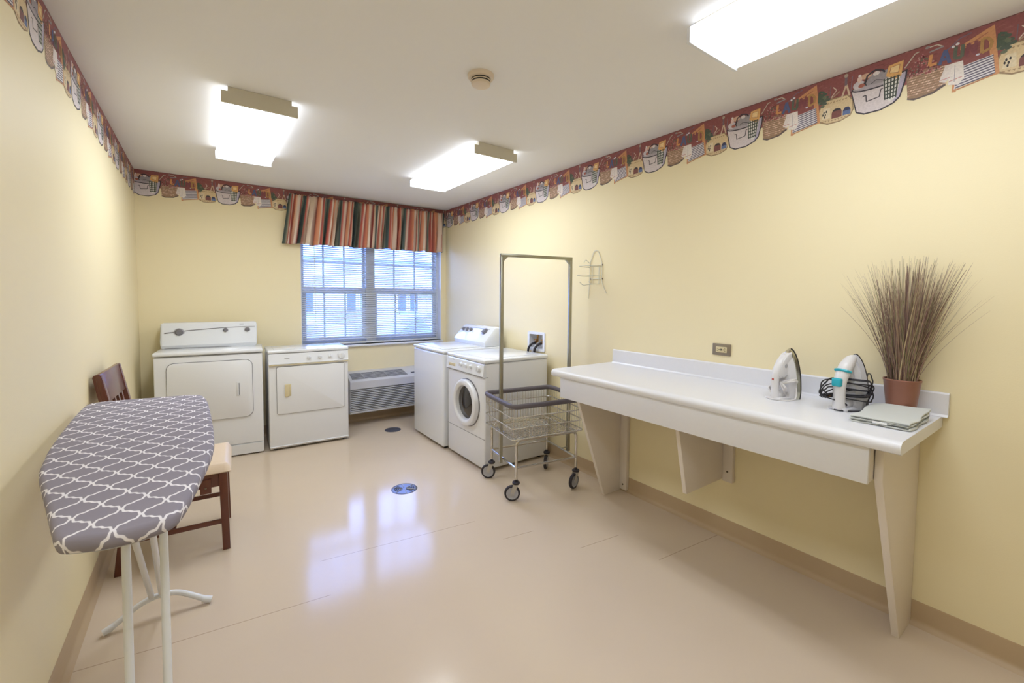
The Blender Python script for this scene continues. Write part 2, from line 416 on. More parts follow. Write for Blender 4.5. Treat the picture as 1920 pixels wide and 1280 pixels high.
# valance: rod, gathered striped cloth
va = thing('window_valance', 'gathered valance striped in coral, cream, red and dark green hung over the window', 'valance', (1.55, YB, 2.40))
b = B()
ctrl = []; random.seed(3)
NF = 24
ph = [random.uniform(-.5,.5) for _ in range(NF+2)]; am = [random.uniform(.5,1.25) for _ in range(NF+2)]
def fold(u):
    x = u*NF; i = int(min(x, NF-1e-6)); f = x-i
    A = am[i]*(1-f)+am[i+1]*f; P_ = ph[i]*(1-f)+ph[i+1]*f
    return A*sin(2*pi*(x+P_))
NU, NV = 560, 12
vx0t, vx1t, vx0b, vx1b = .725, 2.425, .655, 2.405
def vz(v): return 2.388 - .472*v
def VP(u, v):
    x = (vx0t+(vx1t-vx0t)*u)*(1-v)+(vx0b+(vx1b-vx0b)*u)*v
    sw = .3+.7*min(1, abs(v-.09)*5)
    y = YB-.058 - sw*(.020+.014*v)*fold(u+.004*sin(v*3+u*40)) - .018*v
    x += (.011*sin(2*u*NF*2*pi+ph[int(u*NF)]*6)+.012*sin(u*41+1))*(.35+.65*v)
    z = vz(v) - .006*v*sin(u*50) - (.018*(1-u)*v)
    if v < .02: z += .004*sin(u*400)
    y = min(y, YB-.012)
    return Vector((x-1.55, y-YB, z-2.40))
def VU(u, v): return (u*3.05 + .05*sin(u*23) + .02*sin(u*71), v)
b.grid(VP, NU, NV, uv=VU)
vo = b.obj('curtain_cloth', 'curtain', va, ang=180, recalc=False)
sm = vo.modifiers.new('thick', 'SOLIDIFY'); sm.thickness = .0012
b = B(); b.tube(fillet([(.735-1.55, 0, -.045), (.735-1.55, -.034, -.045), (2.415-1.55, -.034, -.045), (2.415-1.55, 0, -.045)], .02), .006, 8)
b.obj('curtain_rod', 'white', va)

# ------------------------------------------------------------------ wallpaper border art (period 583 mm)
INK = []
def P(c, pts, lv): INK.append((c, pts, lv+(len(INK)%14)*.06))
def EL(c, cx, cz, rx, rz, lv, n=16, a0=0, a1=360): P(c, [(cx+rx*cos(R(a0+(a1-a0)*i/n)), cz+rz*sin(R(a0+(a1-a0)*i/n))) for i in range(n+(1 if a1-a0<360 else 0))], lv)
def LN(c, pts, wd, lv):
    for (x0, z0), (x1, z1) in zip(pts, pts[1:]):
        d = math.hypot(x1-x0, z1-z0) or 1; nx, nz = -(z1-z0)/d*wd/2, (x1-x0)/d*wd/2
        P(c, [(x0+nx,z0+nz),(x0-nx,z0-nz),(x1-nx,z1-nz),(x1+nx,z1+nz)], lv)
RED=(142,66,66); DK=(52,44,58); ENA=(214,202,204); ORG=(206,138,78); TAN=(214,188,140)
def art():
    rnd = random.Random(5)
    P(RED, [(-95,2440),(488,2440),(488,2300),(-95,2300)], 0)
    for i in range(70):
        x = rnd.uniform(-93,484); z = rnd.uniform(2330,2436); P((156,84,80) if i%2 else (124,52,54), [(x,z),(x+rnd.uniform(8,26),z+rnd.uniform(-4,4)),(x+rnd.uniform(5,18),z+5)], 1)
    P((104,48,50), [(-95,2440),(488,2440),(488,2436),(-95,2436)], 1)
    # house-shaped basket (its span 364..490)
    o = 583
    P((150,122,84), [(o-226,2262),(o-215,2240),(o-180,2222),(o-130,2222),(o-90,2236),(o-78,2262),(o-82,2310),(o-104,2338),(o-190,2338),(o-214,2310)], 2)
    P(TAN, [(o-222,2266),(o-212,2246),(o-180,2228),(o-130,2227),(o-92,2240),(o-82,2264),(o-86,2306),(o-106,2333),(o-188,2333),(o-210,2308)], 3)
    P((222,204,168), [(o-206,2252),(o-198,2300),(o-172,2300),(o-170,2250)], 4)
    for (x,z) in ((-196,2282),(-190,2270),(-200,2272),(-186,2284),(-192,2260)): EL((48,40,40), o+x, z, 3, 6, 5, 8)
    EL((120,60,56), o-144, 2266, 20, 22, 4, 12, 0, 180); P((120,60,56), [(o-164,2244),(o-164,2268),(o-124,2268),(o-124,2244)], 4)
    EL((52,44,50), o-144, 2270, 19, 18, 5, 12, 20, 160)
    EL((78,104,158), o-105, 2264, 15, 16, 4, 12, 0, 180); P((78,104,158), [(o-120,2246),(o-120,2265),(o-90,2265),(o-90,2246)], 4)
    P((44,50,92), [(o-120,2265),(o-90,2265),(o-98,2281),(o-112,2281)], 5)
    for k in range(9): P((168,134,92), [(o-206+k*13,2238+abs(k-4.5)*1.2),(o-200+k*13,2232+abs(k-4.5)),(o-196+k*13,2239+abs(k-4.5))], 5)
    for k in range(7): P((168,134,92), [(o-186+k*12,2322),(o-180+k*12,2316),(o-176+k*12,2324)], 5)
    LN((206,178,150), [(o-126,2330),(o-110,2385),(o-96,2330)], 7, 4); LN((120,98,110), [(o-112,2380),(o-112,2420)], 10, 4); EL((176,158,140), o-112, 2424, 8, 9, 5, 10)
    LN((130,110,126), [(o-92,2345),(o-88,2412)], 3, 4); LN((120,96,110), [(o-174,2335),(o-172,2400)], 3, 4); LN((214,190,176), [(o-168,2345),(o-148,2372),(o-162,2390)], 4, 4)
    LN((170,140,112), [(o-168,2340),(o-134,2362)], 5, 4)
    for k in range(16):
        a = k*2.4; r = 4+k*1.25; EL((74,88,74) if k%3 else (104,112,86), o-200+r*cos(a), 2346+r*sin(a)*1.4, 9, 7, 4+k%2, 8)
    # enamel tub
    P(DK, [(-92,2344),(-70,2240),(-40,2223),(20,2222),(66,2238),(86,2258),(104,2330),(106,2366),(60,2356)], 5)
    P(ENA, [(-88,2342),(-66,2244),(-38,2229),(18,2228),(62,2243),(82,2262),(98,2330),(100,2358),(40,2350)], 6)
    P((182,172,196), [(62,2243),(82,2262),(98,2330),(100,2358),(86,2350),(70,2280)], 7)
    EL(DK, 0, 2344, 90, 19, 6, 22); EL((176,166,176), 0, 2346, 84, 15, 7, 22)
    P((158,150,158), [(-44,2350),(-20,2392),(66,2392),(84,2352),(40,2340)], 8); 
    LN(DK, [(-40,2358),(-32,2392),(-6,2406),(20,2398),(30,2384)], 7, 9)
    EL((214,170,140), -38, 2392, 22, 12, 8); EL((224,214,214), 0, 2390, 12, 9, 8)
    EL((206,196,204), -62, 2362, 22, 18, 8); EL((226,196,190), -60, 2386, 9, 14, 9); EL((232,222,222), -60, 2402, 6, 6, 9)
    EL((168,84,66), -52, 2356, 12, 9, 9); LN(DK, [(-44,2366),(-34,2350)], 4, 10); LN(DK, [(-18,2350),(0,2362),(24,2352)], 2.5, 10)
    P((226,168,82), [(34,2362),(42,2404),(92,2408),(86,2346),(66,2340)], 9); P((240,206,140), [(46,2372),(50,2394),(80,2396),(76,2364)], 10); LN((170,96,66), [(46,2372),(50,2394),(80,2396),(76,2364),(46,2372)], 2, 11)
    LN(DK, [(-46,2306),(-34,2306),(-32,2278),(14,2284),(18,2314),(26,2316)], 4, 9)
    # checked cloth
    P((222,220,214), [(24,2346),(34,2268),(52,2250),(72,2262),(84,2350),(56,2362)], 9)
    for k in range(5): LN((58,66,58), [(28+k*12,2354),(34+k*9,2262)], 5, 10)
    for k in range(6): LN((58,66,58), [(26+k*1,2346-k*16),(82-k*2,2350-k*16)], 5, 11)
    # berry basket
    P((96,78,76), [(108,2236),(130,2226),(190,2232),(226,2252),(222,2268),(110,2250)], 2)
    P((150,116,86), [(103,2330),(110,2240),(140,2232),(190,2240),(222,2262),(228,2330),(170,2345)], 3)
    for i in range(9):
        for j in range(13):
            x = 108+j*9+(i%2)*4; z = 2246+i*10
            if (x-106)*.12+2236 < z and x < 222: P([(206,164,136),(176,134,104),(190,150,126),(224,190,166)][rnd.randrange(4)], [(x,z),(x+8,z+2),(x+8,z+6),(x,z+5)], 4)
    for i in range(340):
        x = 106+rnd.random()*104; z = 2322+rnd.random()*88; 
        if z < 2330+80*(1-abs((x-150)/62)): EL([(150,56,66),(178,96,96),(110,42,50),(196,140,136),(96,104,84)][rnd.randrange(5)], x, z, rnd.uniform(1.8,4), rnd.uniform(1.8,4), 5+i%3, 6)
    LN((196,186,170), [(96,2372),(128,2418),(140,2420)], 4, 6); LN((206,196,178), [(166,2424),(196,2424),(214,2408)], 4, 6); EL((150,140,140),166,2426,8,6,7,8)
    LN((150,146,150), [(172,2404),(214,2410)], 6, 6)
    # drying rack
    P(ORG, [(244,2216),(256,2214),(262,2330),(246,2330)], 4); P(ORG, [(334,2420),(352,2428),(372,2240),(352,2238)], 4)
    P(ORG, [(262,2372),(262,2388),(336,2422),(340,2390)], 4); P((170,90,56), [(270,2378),(336,2408),(336,2404),(270,2374)], 5)
    LN((186,120,72), [(256,2222),(360,2242)], 5, 4); LN((118,98,120), [(222,2386),(262,2420),(292,2426)], 4, 5)
    P((222,216,220), [(258,2306),(250,2226),(360,2246),(352,2318)], 5)
    for k in range(8): LN((96,88,112), [(256-k*.5,2300-k*10),(354+k,2314-k*9.5)], 4.5, 6)
    P((228,216,212), [(222,2330),(206,2272),(222,2262),(238,2274),(240,2330)], 7); P((232,222,216), [(240,2330),(232,2250),(262,2240),(278,2262),(272,2330)], 7)
    LN((196,112,108), [(210,2276),(236,2278)], 2.5, 8); LN((196,112,108), [(235,2262),(272,2268)], 2.5, 8); LN((170,160,168), [(250,2320),(250,2256)], 2, 8)
    # letters L A U N D R hung on the line
    LN((214,142,66), [(178,2392),(174,2350),(196,2350)], 11, 9)
    LN((74,88,140), [(204,2338),(220,2392),(234,2336)], 11, 9); LN((74,88,140), [(210,2356),(230,2356)], 9, 9)
    LN((92,98,84), [(250,2392),(248,2346),(268,2344),(270,2392)], 11, 9)
    LN((132,58,70), [(282,2340),(284,2388),(304,2342),(306,2390)], 10, 9)
    LN((178,130,58), [(322,2388),(322,2336),(344,2344),(348,2368),(336,2386),(322,2388)], 10, 9)
    LN((70,88,72), [(364,2336),(366,2388),(384,2380),(382,2364),(366,2360),(386,2336)], 9, 9)
    EL((228,224,232), 254, 2400, 6, 5, 10, 8); EL((228,224,232), 242, 2394, 5, 5, 10, 8); EL((206,204,220), 312, 2334, 6, 4, 10, 8)
art()
def border(name, f, s0, s1, phase, label):
    """f(s, z, off) -> point; s runs left to right as seen from the room, in metres"""
    bm = bmesh.new(); cl = bm.loops.layers.float_color.new('ink')
    k0 = math.floor((s0-phase)/.583)-1; k1 = math.ceil((s1-phase)/.583)+1
    def clip(pts):
        for lim, sg in ((s0, 1), (s1, -1)):
            out = []
            for i in range(len(pts)):
                a, c = pts[i-1], pts[i]; ia, ic = (a[0]-lim)*sg >= 0, (c[0]-lim)*sg >= 0
                if ia != ic:
                    t = (lim-a[0])/(c[0]-a[0]); out.append((lim, a[1]+(c[1]-a[1])*t))
                if ic: out.append(c)
            pts = out
            if len(pts) < 3: return []
        return pts
    for k in range(k0, k1+1):
        for c, pts, lv in INK:
            q = clip([(phase+k*.583+p[0]/1000, min(p[1]/1000, H-.0005)) for p in pts])
            if len(q) < 3: continue
            try: fc = bm.faces.new([bm.verts.new(f(s, z, .0004+lv*.00012)) for s, z in q])
            except ValueError: continue
            cc = lin(c)
            for l in fc.loops: l[cl] = tuple(v*.95+.018 for v in cc[:3])+(1,)
    me = bpy.data.meshes.new(name); bm.to_mesh(me); bm.free(); me.materials.append(M['ink'])
    o = bpy.data.objects.new(name, me); col.objects.link(o); return tag(o, label, 'wallpaper border', None)
border('wallpaper_border', lambda s, z, d: Vector((XR-d, -s, z)), -(YB-.002), -(YF+.01), -.671, 'dark red laundry basket wallpaper border along the top of the long right wall')
border('wallpaper_border', lambda s, z, d: Vector((s, YB-d, z)), XL+.002, XR-.002, -.372, 'dark red laundry basket wallpaper border at the top of the window wall, behind the valance')
border('wallpaper_border', lambda s, z, d: Vector((XL+d, s, z)), YF+.01, YB-.002, 2.176+.02, 'dark red laundry basket wallpaper border along the top of the left wall, seen edge on')

# ------------------------------------------------------------------ ceiling lights
def light(x0, x1, y0, y1, label):
    cx, cy = (x0+x1)/2, (y0+y1)/2; hx, hy = (x1-x0)/2, (y1-y0)/2
    t = thing('ceiling_light', label, 'light', (cx, cy, H), 0, 'fluorescent ceiling fixtures')
    b = B(); b.box(-hx+.03, hx-.03, -hy+.01, hy-.01, -.03, 0, .002); b.obj('mounting_pan', 'fix', t)
    b = B(); pr = [(-hx+.004, -.022), (-hx+.006, -.07), (-hx+.02, -.079), (hx-.02, -.079), (hx-.006, -.07), (hx-.004, -.022)]
    b.prism(pr, 1, -hy+.012, hy-.012)
    b.obj('diffuser', 'lamp' if cy > 2 else 'lamp_near', t)
    for sgn in (-1, 1):
        b = B(); y = sgn*hy; ep = [(-hx, -.024), (-hx, -.082), (hx, -.082), (hx, -.024), (hx-.03, -.024), (hx-.03, -.001), (-hx+.03, -.001), (-hx+.03, -.024)]
        b.prism(ep, 1, min(y, y-sgn*.012), max(y, y-sgn*.012)); b.obj('end_cap', 'fix' if sgn < 0 else 'sill', t)
    return t
light(.10, .452, 2.665, 3.80, 'fluorescent ceiling light nearest the left wall, above the dryers')
light(1.525, 1.875, 2.575, 3.71, 'fluorescent ceiling light nearest the window valance, above the washers')
light(1.53, 1.885, -.13, 1.005, 'large near fluorescent ceiling light cut off by the top edge, above the counter')

light(.10, .452, -.13, 1.005, 'unseen fluorescent ceiling light added above the ironing board to brighten the left side')  # added out of view as twin of the near fixture, for more ambient light

# smoke detector
t = thing('smoke_detector', 'round cream smoke detector on the ceiling between the lights', 'smoke detector', (1.105, 1.815, H))
b = B(); b.lathe([(0,0),(.062,0),(.062,-.012),(.058,-.018),(.046,-.020)], 40); b.obj('mounting_base', 'smoke', t)
b = B(); b.lathe([(.045,-.018),(.045,-.026),(.0475,-.0265),(.0475,-.030),(.044,-.031),(.044,-.037),(.046,-.0375),(.043,-.048),(.030,-.054),(0,-.055)], 40); h_ = b.obj('sensor_head', 'smoke', t)
b = B(); b.lathe([(.0442,-.0305),(.0448,-.0308),(.0448,-.0370),(.0442,-.0375)], 40); b.lathe([(.0455,-.0205),(.0462,-.0205),(.0462,-.0250),(.0455,-.0255)], 40); b.obj('vent_slot', 'dark', t)

# ------------------------------------------------------------------ appliances
def feet(t, W_, D_):
    for x in (.05, W_-.05):
        for y in (.05, D_-.05):
            b = B(); b.lathe([(0,0),(.018,0),(.018,.008),(.008,.010),(.008,.024),(0,.024)], 14, (x, y, 0)); b.obj('foot', 'dark', t)
# --- large dryer (local x to the right, y into the machine, z up)
rz = R(-4.5)
t = thing('clothes_dryer', 'large white dryer with a raised back console in the left corner', 'dryer', (-.326, 4.375, 0), rz)
W_, D_ = .745, .43
b = B(); b.box(0, W_, .02, D_, .012, .888, .012, 3); b.obj('body', 'white2', t)
b = B(); b.box(0, W_, .008, .03, .105, .884, .01, 3, T=None); fp = b.obj('front_panel', 'white2', t)
b = B(); b.prism([(.016,.014),(.006,.10),(.03,.102),(.03,.014)], 0, .004, W_-.004); b.obj('toe_panel', 'white2', t)
feet(t, W_, D_)
b = B(); b.box(-.004, W_+.004, -.006, D_, .893, .925, .012, 3); b.obj('top_panel', 'white', t)
b = B(); b.prism(rrect(.079, .671, .342, .838, .055), 1, .004, .012); b.obj('door_gap', 'grey', t)
dr = B(); dr.prism(rrect(.083, .667, .346, .834, .052), 1, -.006, .01, bev=.004); dr = dr.obj('door', 'white2', t)
b = B(); b.box(.548, .578, -.010, -.004, .528, .652, .004); b.box(.556, .566, -.016, -.008, .534, .646, .003); b.obj('handle', 'white2', dr)
b = B(); b.box(.5665, .571, -.0115, -.009, .540, .640); b.obj('handle_recess', 'grey', dr)
cz = .925; c0, c1 = .006, W_-.036
b = B(); pr = [(.302,cz),(.290,cz+.028),(.300,cz+.062),(.332,cz+.208),(.345,cz+.218),(.415,cz+.218),(.425,cz+.208),(.425,cz)]
b.prism(pr, 0, c0, c1, bev=.018); con = b.obj('control_console', 'white', t)
b = B(); b.box(c0+.03, c1-.2, .294, .297, cz+.0005, cz+.003); b.obj('console_seam', 'grey', con)
fy = lambda z: .300+(z-(cz+.062))*(.032/.146)
def onface(x, z, off): return (x, fy(z)-off, z)
for (x, z, r) in ((.135, 1.062, .030), (.468, 1.072, .017), (.635, 1.072, .019)):
    b = B(); b.lathe([(0,0),(r,0),(r*.96,-.008),(r*.7,-.014),(r*.62,-.02),(0,-.021)], 24, (x, fy(z), z), 'y'); b.obj('knob', 'grey', con)
    r *= 1.25; b = B(); b.lathe([(0,0),(r,.0),(r,-.003),(0,-.0035)], 24, (x, fy(z), z-.002), 'y'); b.obj('knob_bezel', 'lgrey', con)
b = B(); pts = [onface(x, 1.055+.045*(1-((x-.72)/.7)**2)+.0, .002) for x in [.035+.66*i/30 for i in range(31)]]
b.tube(pts, [.0045-.003*i/30 for i in range(31)], 6); b.obj('accent_line', 'grey', con)
b = B(); b.box(.575, .608, fy(1.122)-.0015, fy(1.122)+.002, 1.1205, 1.1245); b.obj('name_mark', 'grey', con)

# --- smaller dryer
rz = R(-2.2)
t = thing('clothes_dryer', 'smaller white dryer with front knobs, left of the wall air conditioner', 'dryer', (.460, 4.315, 0), rz)
W_, D_ = .672, .40
b = B(); b.box(0, W_, .0, D_, .018, .868, .012, 3); b.obj('body', 'white2', t)
b = B(); b.prism([(-.002,.022),(-.008,.035),(.02,.05),(.02,.018),(.004,.018)], 0, .004, W_-.004); b.obj('bottom_lip', 'white2', t)
feet(t, W_, D_)
b = B(); b.box(-.004, W_+.004, -.010, D_+.0, .872, .900, .009, 3); b.box(.05, W_-.05, .05, D_-.05, .9, .9025, .002); b.obj('top_panel', 'white', t)
b = B(); b.prism([(-.006,.868),(-.016,.79),(-.020,.778),(-.012,.768),(.01,.768),(.01,.868)], 0, .002, W_-.002); con = b.obj('control_panel', 'white', t)
b = B(); b.box(.004, W_-.004, -.017, -.008, .764, .771, .002); b.obj('trim_strip', 'cream', con)
def mk(b, x, z, r, y0):
    b.lathe([(0,0),(r*1.35,0),(r*1.35,-.003),(r,-.0045),(r*.9,-.020),(0,-.022)], 24, (x, y0, z), 'y'); b.box(x-.0025, x+.0025, y0-.026, y0-.018, z-r*.85, z+r*.85, .001)
for x, r in ((.325,.014),(.418,.014),(.508,.014),(.606,.027)):
    b = B(); mk(b, x, .822, r, -.011); b.obj('knob', 'white', con)
b = B(); b.box(.126, .165, -.0145, -.010, .8215, .8255); b.obj('name_mark', 'grey', con)
b = B(); b.prism(rrect(.060, .636, .322, .752, .018, 4), 1, -.0015, .01); b.obj('door_gap', 'grey', t)
b = B(); b.prism(rrect(.063, .633, .325, .749, .016, 4), 1, -.010, .008, bev=.004); dr = b.obj('door', 'white2', t)
b = B(); b.box(.124, .160, -.024, -.009, .482, .592, .005); b.box(.160, .176, -.013, -.009, .484, .590, .002); b.obj('handle', 'cream', dr)

# --- top load washer at the back (front faces -x). local x to the right(=-y world), y into machine (=+x)
def face_minus_x(name, label, cat, x, y): return thing(name, label, cat, (x, y, 0), -pi/2)
t = face_minus_x('washing_machine', 'white top loading washer with a raised back console, nearest the window', 'washing machine', 1.748, 4.165)
W_, D_ = .665, .655
b = B(); b.box(0, W_, 0, D_, .022, .868, .014, 3); b.obj('body', 'white', t)
feet(t, W_, D_)
b = B(); b.box(-.003, W_+.003, -.004, D_, .872, .903, .012, 3); b.obj('top_panel', 'white', t)
b = B(); b.box(.06, W_-.06, .03, .44, .902, .912, .005); b.obj('lid', 'white', t)
b = B(); pr = [(.455,.903),(.448,.945),(.460,.965),(.56,1.075),(.58,1.086),(.655,1.086),(.66,1.07),(.66,.903)]
b.prism(pr, 0, .02, W_-.02, bev=.014); con = b.obj('control_console', 'white', t)
u = Vector((0, .10, .11)).normalized(); nn = Vector((0, -.11, .10)).normalized()
for x, r in ((.10,.018),(.175,.018),(.255,.018),(.520,.032)):
    c = Vector((x, .53, .965+.7*.11)) ; c.y = .460+.7*.10
    b = B(); b.tube([c-nn*.004, c+nn*.006, c+nn*.0065, c+nn*.022], [r*1.2, r*1.2, r*.85, r*.75], 24); b.obj('knob', 'grey', con)
    b = B(); a_ = .7; dirv = (u*cos(a_)+Vector((1,0,0))*sin(a_)); 
    b.tube([c+nn*.024-dirv*r, c+nn*.024+dirv*r], .004, 6); b.obj('knob_grip', 'lgrey', con)
b = B(); b.tube([Vector((x, .460+(.86+.08*sin(x*4))*.10-.002, .965+(.86+.08*sin(x*4))*.11)) for x in [.08+.5*i/20 for i in range(21)]], .0025, 6); b.obj('accent_line', 'lgrey', con)

# --- front load washer
t = face_minus_x('washing_machine', 'white front loading washer with round glass door, behind the laundry cart', 'washing machine', 1.778, 3.465)
W_, D_ = .625, .635
b = B(); b.box(0, W_, 0, D_, .02, .862, .014, 3); b.obj('body', 'white2', t)
feet(t, W_, D_)
b = B(); b.box(-.004, W_+.004, -.008, D_+.004, .864, .894, .010, 3); b.box(.06, W_-.06, .06, D_-.05, .893, .8965, .002); b.obj('top_panel', 'white', t)
b = B(); b.prism([(-.004,.862),(-.010,.855),(-.018,.765),(-.010,.757),(.01,.757),(.01,.862)], 0, .001, W_-.001); con = b.obj('control_panel', 'white', t)
b = B(); b.box(.001, W_+.0005, -.012, .03, .7545, .758); b.obj('trim_strip', 'grey', con)
for x, r in ((.27,.015),(.35,.015),(.432,.015),(.552,.026)):
    b = B(); mk(b, x, .820, r, -.013); b.obj('knob', 'white', con)
b = B(); b.box(.115, .145, -.013, -.009, .842, .846); b.obj('name_mark', 'grey', con)
b = B(); b.box(.045, .165, -.0165, -.01, .785, .812, .003); b.obj('detergent_handle', 'cream', con)
b = B(); b.box(.002, W_-.002, -.0015, .004, .262, .265); b.obj('service_panel_gap', 'grey', t)
cxd, czd = .350, .512
b = B(); b.lathe([(.199,.002),(.199,-.004),(.192,-.006),(.192,.002)], 56, (cxd, 0, czd), 'y'); b.obj('door_gap', 'grey', t)
b = B(); b.lathe([(.192,-.002),(.192,-.030),(.186,-.040),(.172,-.046),(.152,-.044),(.142,-.036),(.136,-.010),(.134,.004)], 56, (cxd, 0, czd), 'y'); dr = b.obj('door', 'white2', t)
b = B(); b.lathe([(.136,-.006),(.110,-.010),(.085,-.016),(.05,-.020),(0,-.021)], 48, (cxd, 0, czd), 'y'); b.obj('glass_bowl', 'glassd', dr)

# ------------------------------------------------------------------ washer outlet box
t = thing('washer_outlet_box', 'white recessed outlet box with taps on the wall above the front loading washer', 'utility box', (XR, 3.055, .985))
b = B(); fr = rrect(-.122, .122, -.085, .088, .012, 3); hl = rrect(-.096, .096, -.062, .066, .004, 3)
A_ = [b.bm.verts.new((-.008, p[0], p[1])) for p in fr]; C_ = [b.bm.verts.new((-.008, p[0], p[1])) for p in hl]
A2 = [b.bm.verts.new((-.0005, p[0]*1.02, p[1]*1.02)) for p in fr]; C2 = [b.bm.verts.new((.08, p[0], p[1])) for p in hl]
b.bridge(A_, C_); b.bridge(A2, A_); b.bridge(C_, C2); b.bm.faces.new(C2)
b.obj('box_frame', 'sill', t, recalc=True)
for i, y in enumerate((.045, -.045)):
    b = B(); b.tube([(.05, y, .06), (.05, y, -.01)], .009, 10); b.tube([(.05, y, 0), (.02, y, -.015)], .013, 10); b.lathe([(0,0),(.018,.002),(.018,.010),(0,.012)], 12, (.032, y, .008), 'z'); b.obj('valve', 'brass', t)
    b = B(); b.tube(fillet([(.03, y, -.012), (-.02, y, -.02), (-.035, y+.03, -.06), (-.03, y+.05, -.20), (-.012, y+.05, -.33)], .05, 6), .0105, 10); b.obj('hose', 'hose', t)
b = B(); b.tube(fillet([(.05, .005, -.03), (-.01, .005, -.035), (-.030, .02, -.085), (-.027, .03, -.3)], .04, 6), .011, 10); b.obj('drain_hose', 'lgrey', t)

# ------------------------------------------------------------------ wall outlet
t = thing('wall_outlet', 'horizontal brushed steel outlet plate on the wall above the counter', 'outlet', (XR, 1.333, 1.09))
b = B(); b.prism([(p[0], p[1]) for p in rrect(-.054, .054, -.034, .034, .004, 3)], 0, -.007, -.0002, bev=.002); b.obj('cover_plate', 'satin', t)
b = B(); b.box(-.010, -.006, -.033, .033, -.0165, .0165, .002); rc = b.obj('receptacle', 'cream', t)
b = B()
for s in (-1, 1):
    y = s*.021
    b.box(-.0106, -.0095, y-.004, y+.004, .005, .0075); b.box(-.0106, -.0095, y-.004, y+.004, -.0075, -.005); b.lathe([(0,0),(.0026,0),(.0026,.001),(0,.001)], 8, (-.0106, y-s*.0-.009*s, 0), 'x')
b.box(-.0112, -.0095, -.004, .004, .001, .005); b.box(-.0112, -.0095, -.004, .004, -.005, -.001)
b.obj('slots', 'dark', rc)

# ------------------------------------------------------------------ wire iron / hose holder on wall
t = thing('wire_rack', 'white wire iron holder with pointed arch screwed on the wall above the counter end', 'wire rack', (XR, 2.335, 1.58))
b = B(); rr = .0028
b.tube(fillet([(-.006, .075, -.20), (-.006, .062, -.08), (-.006, .062, .07), (-.006, .02, .165), (-.006, -.02, .165), (-.006, -.062, .07), (-.006, -.062, -.08), (-.006, -.11, -.16)], .03, 4), rr, 6)
for z in (.055, -.05): b.tube([(-.006, .062, z), (-.006, -.062, z)], rr, 6)
for y in (.035, -.035): b.tube([(-.008, y, .05), (-.008, y, -.09)], rr, 6)
b.obj('wire_frame', 'wire', t)
for (y, z, L) in ((.062, .04, .13), (.062, -.03, .15)): b = B(); b.tube(fillet([(-.006, y, z), (-L*.6, y, z), (-L, y, z+.004), (-L, y-.09, z+.004), (-L*.6, y-.12, z), (-.006, y-.122, z)], .02, 4), rr, 6); b.obj('hook', 'wire', t)
b = B(); b.tube(fillet([(-.006, .03, -.09), (-.10, .045, -.10), (-.13, .045, -.075)], .02, 4), rr, 6); b.obj('hook', 'wire', t)
b = B(); b.tube(fillet([(-.006, -.04, -.09), (-.08, -.02, -.09), (-.10, -.02, -.07)], .02, 4), rr, 6); b.obj('hook', 'wire', t)
b = B(); b.tube(fillet([(-.006, .062, .07), (-.04, .075, .10), (-.05, .085, .075)], .02, 4), rr, 6)
b.obj('hook', 'wire', t)
for y in (.062, -.062):
    for z in (.055, -.05): b = B(); b.lathe([(0,-.008),(.006,-.006),(.007,-.0005),(0,0)], 10, (0, y, z), 'x'); b.obj('screw', 'screw', t)

# ------------------------------------------------------------------ wall air conditioner
t = thing('wall_air_conditioner', 'white through-wall air conditioner with horizontal louvres below the window', 'air conditioner', (1.75, YB, .13))
w2 = .515; z0 = .0
def ZZ(z): return z-.13
b = B(); pr = [(0, ZZ(.565)), (-.055, ZZ(.565)), (-.235, ZZ(.495)), (-.243, ZZ(.485)), (-.243, ZZ(.408)), (-.225, ZZ(.40)), (-.225, ZZ(.17)), (-.238, ZZ(.165)), (-.238, ZZ(.15)), (-.225, ZZ(.142)), (0, ZZ(.142))]
b.prism(pr, 0, -w2, w2); b.obj('cabinet', 'ptac', t)
b = B()
for i in range(12):
    z = ZZ(.385-i*.0192)
    b.prism([(-.240, z+.0085), (-.244, z+.004), (-.226, z-.006), (-.222, z+.002)], 0, -w2+.004, w2-.004)
b.obj('louvre_grille', 'ptac', t)
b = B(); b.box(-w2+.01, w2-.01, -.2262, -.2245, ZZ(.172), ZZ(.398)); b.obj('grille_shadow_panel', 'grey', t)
# top grille on the slope
sl = (Vector((0, -.235, ZZ(.495)))-Vector((0, -.055, ZZ(.565)))); sn = Vector((0, -sl.z*-1, 0))
def slope(x, t_, off):
    p = Vector((x, -.055, ZZ(.565)))+sl*t_; nrm = Vector((0, sl.z, -sl.y)).normalized(); 
    if nrm.z < 0: nrm = -nrm
    return p+nrm*off
b = B(); V4 = [b.bm.verts.new(slope(x, tt, .0008)) for x, tt in ((-w2+.03,.18),(.095,.18),(.13,.86),(-w2+.03,.86))]; b.bm.faces.new(V4); b.obj('outlet_opening', 'ptacd', t)
b = B()
for k in range(7):
    tt = .22+.1*k; b.tube([slope(-w2+.03, tt, .003), slope(.10+.03*tt, tt, .003)], .0028, 4)
for x in (-.37, -.24, -.12, 0.0): b.tube([slope(x, .18, .004), slope(x+.02, .86, .004)], .0022, 4)
b.obj('outlet_grille', 'ptac', t)
b = B(); V4 = [b.bm.verts.new(slope(x, tt, .001)) for x, tt in ((.175,.62),(.30,.62),(.30,.76),(.18,.76))]; b.bm.faces.new(V4); b.obj('control_label', 'ptacd', t)
b = B(); b.box(-.012+.01, w2-.01+0, -.2435, -.2415, ZZ(.405), ZZ(.407)); b.obj('seam', 'ptacd', t)

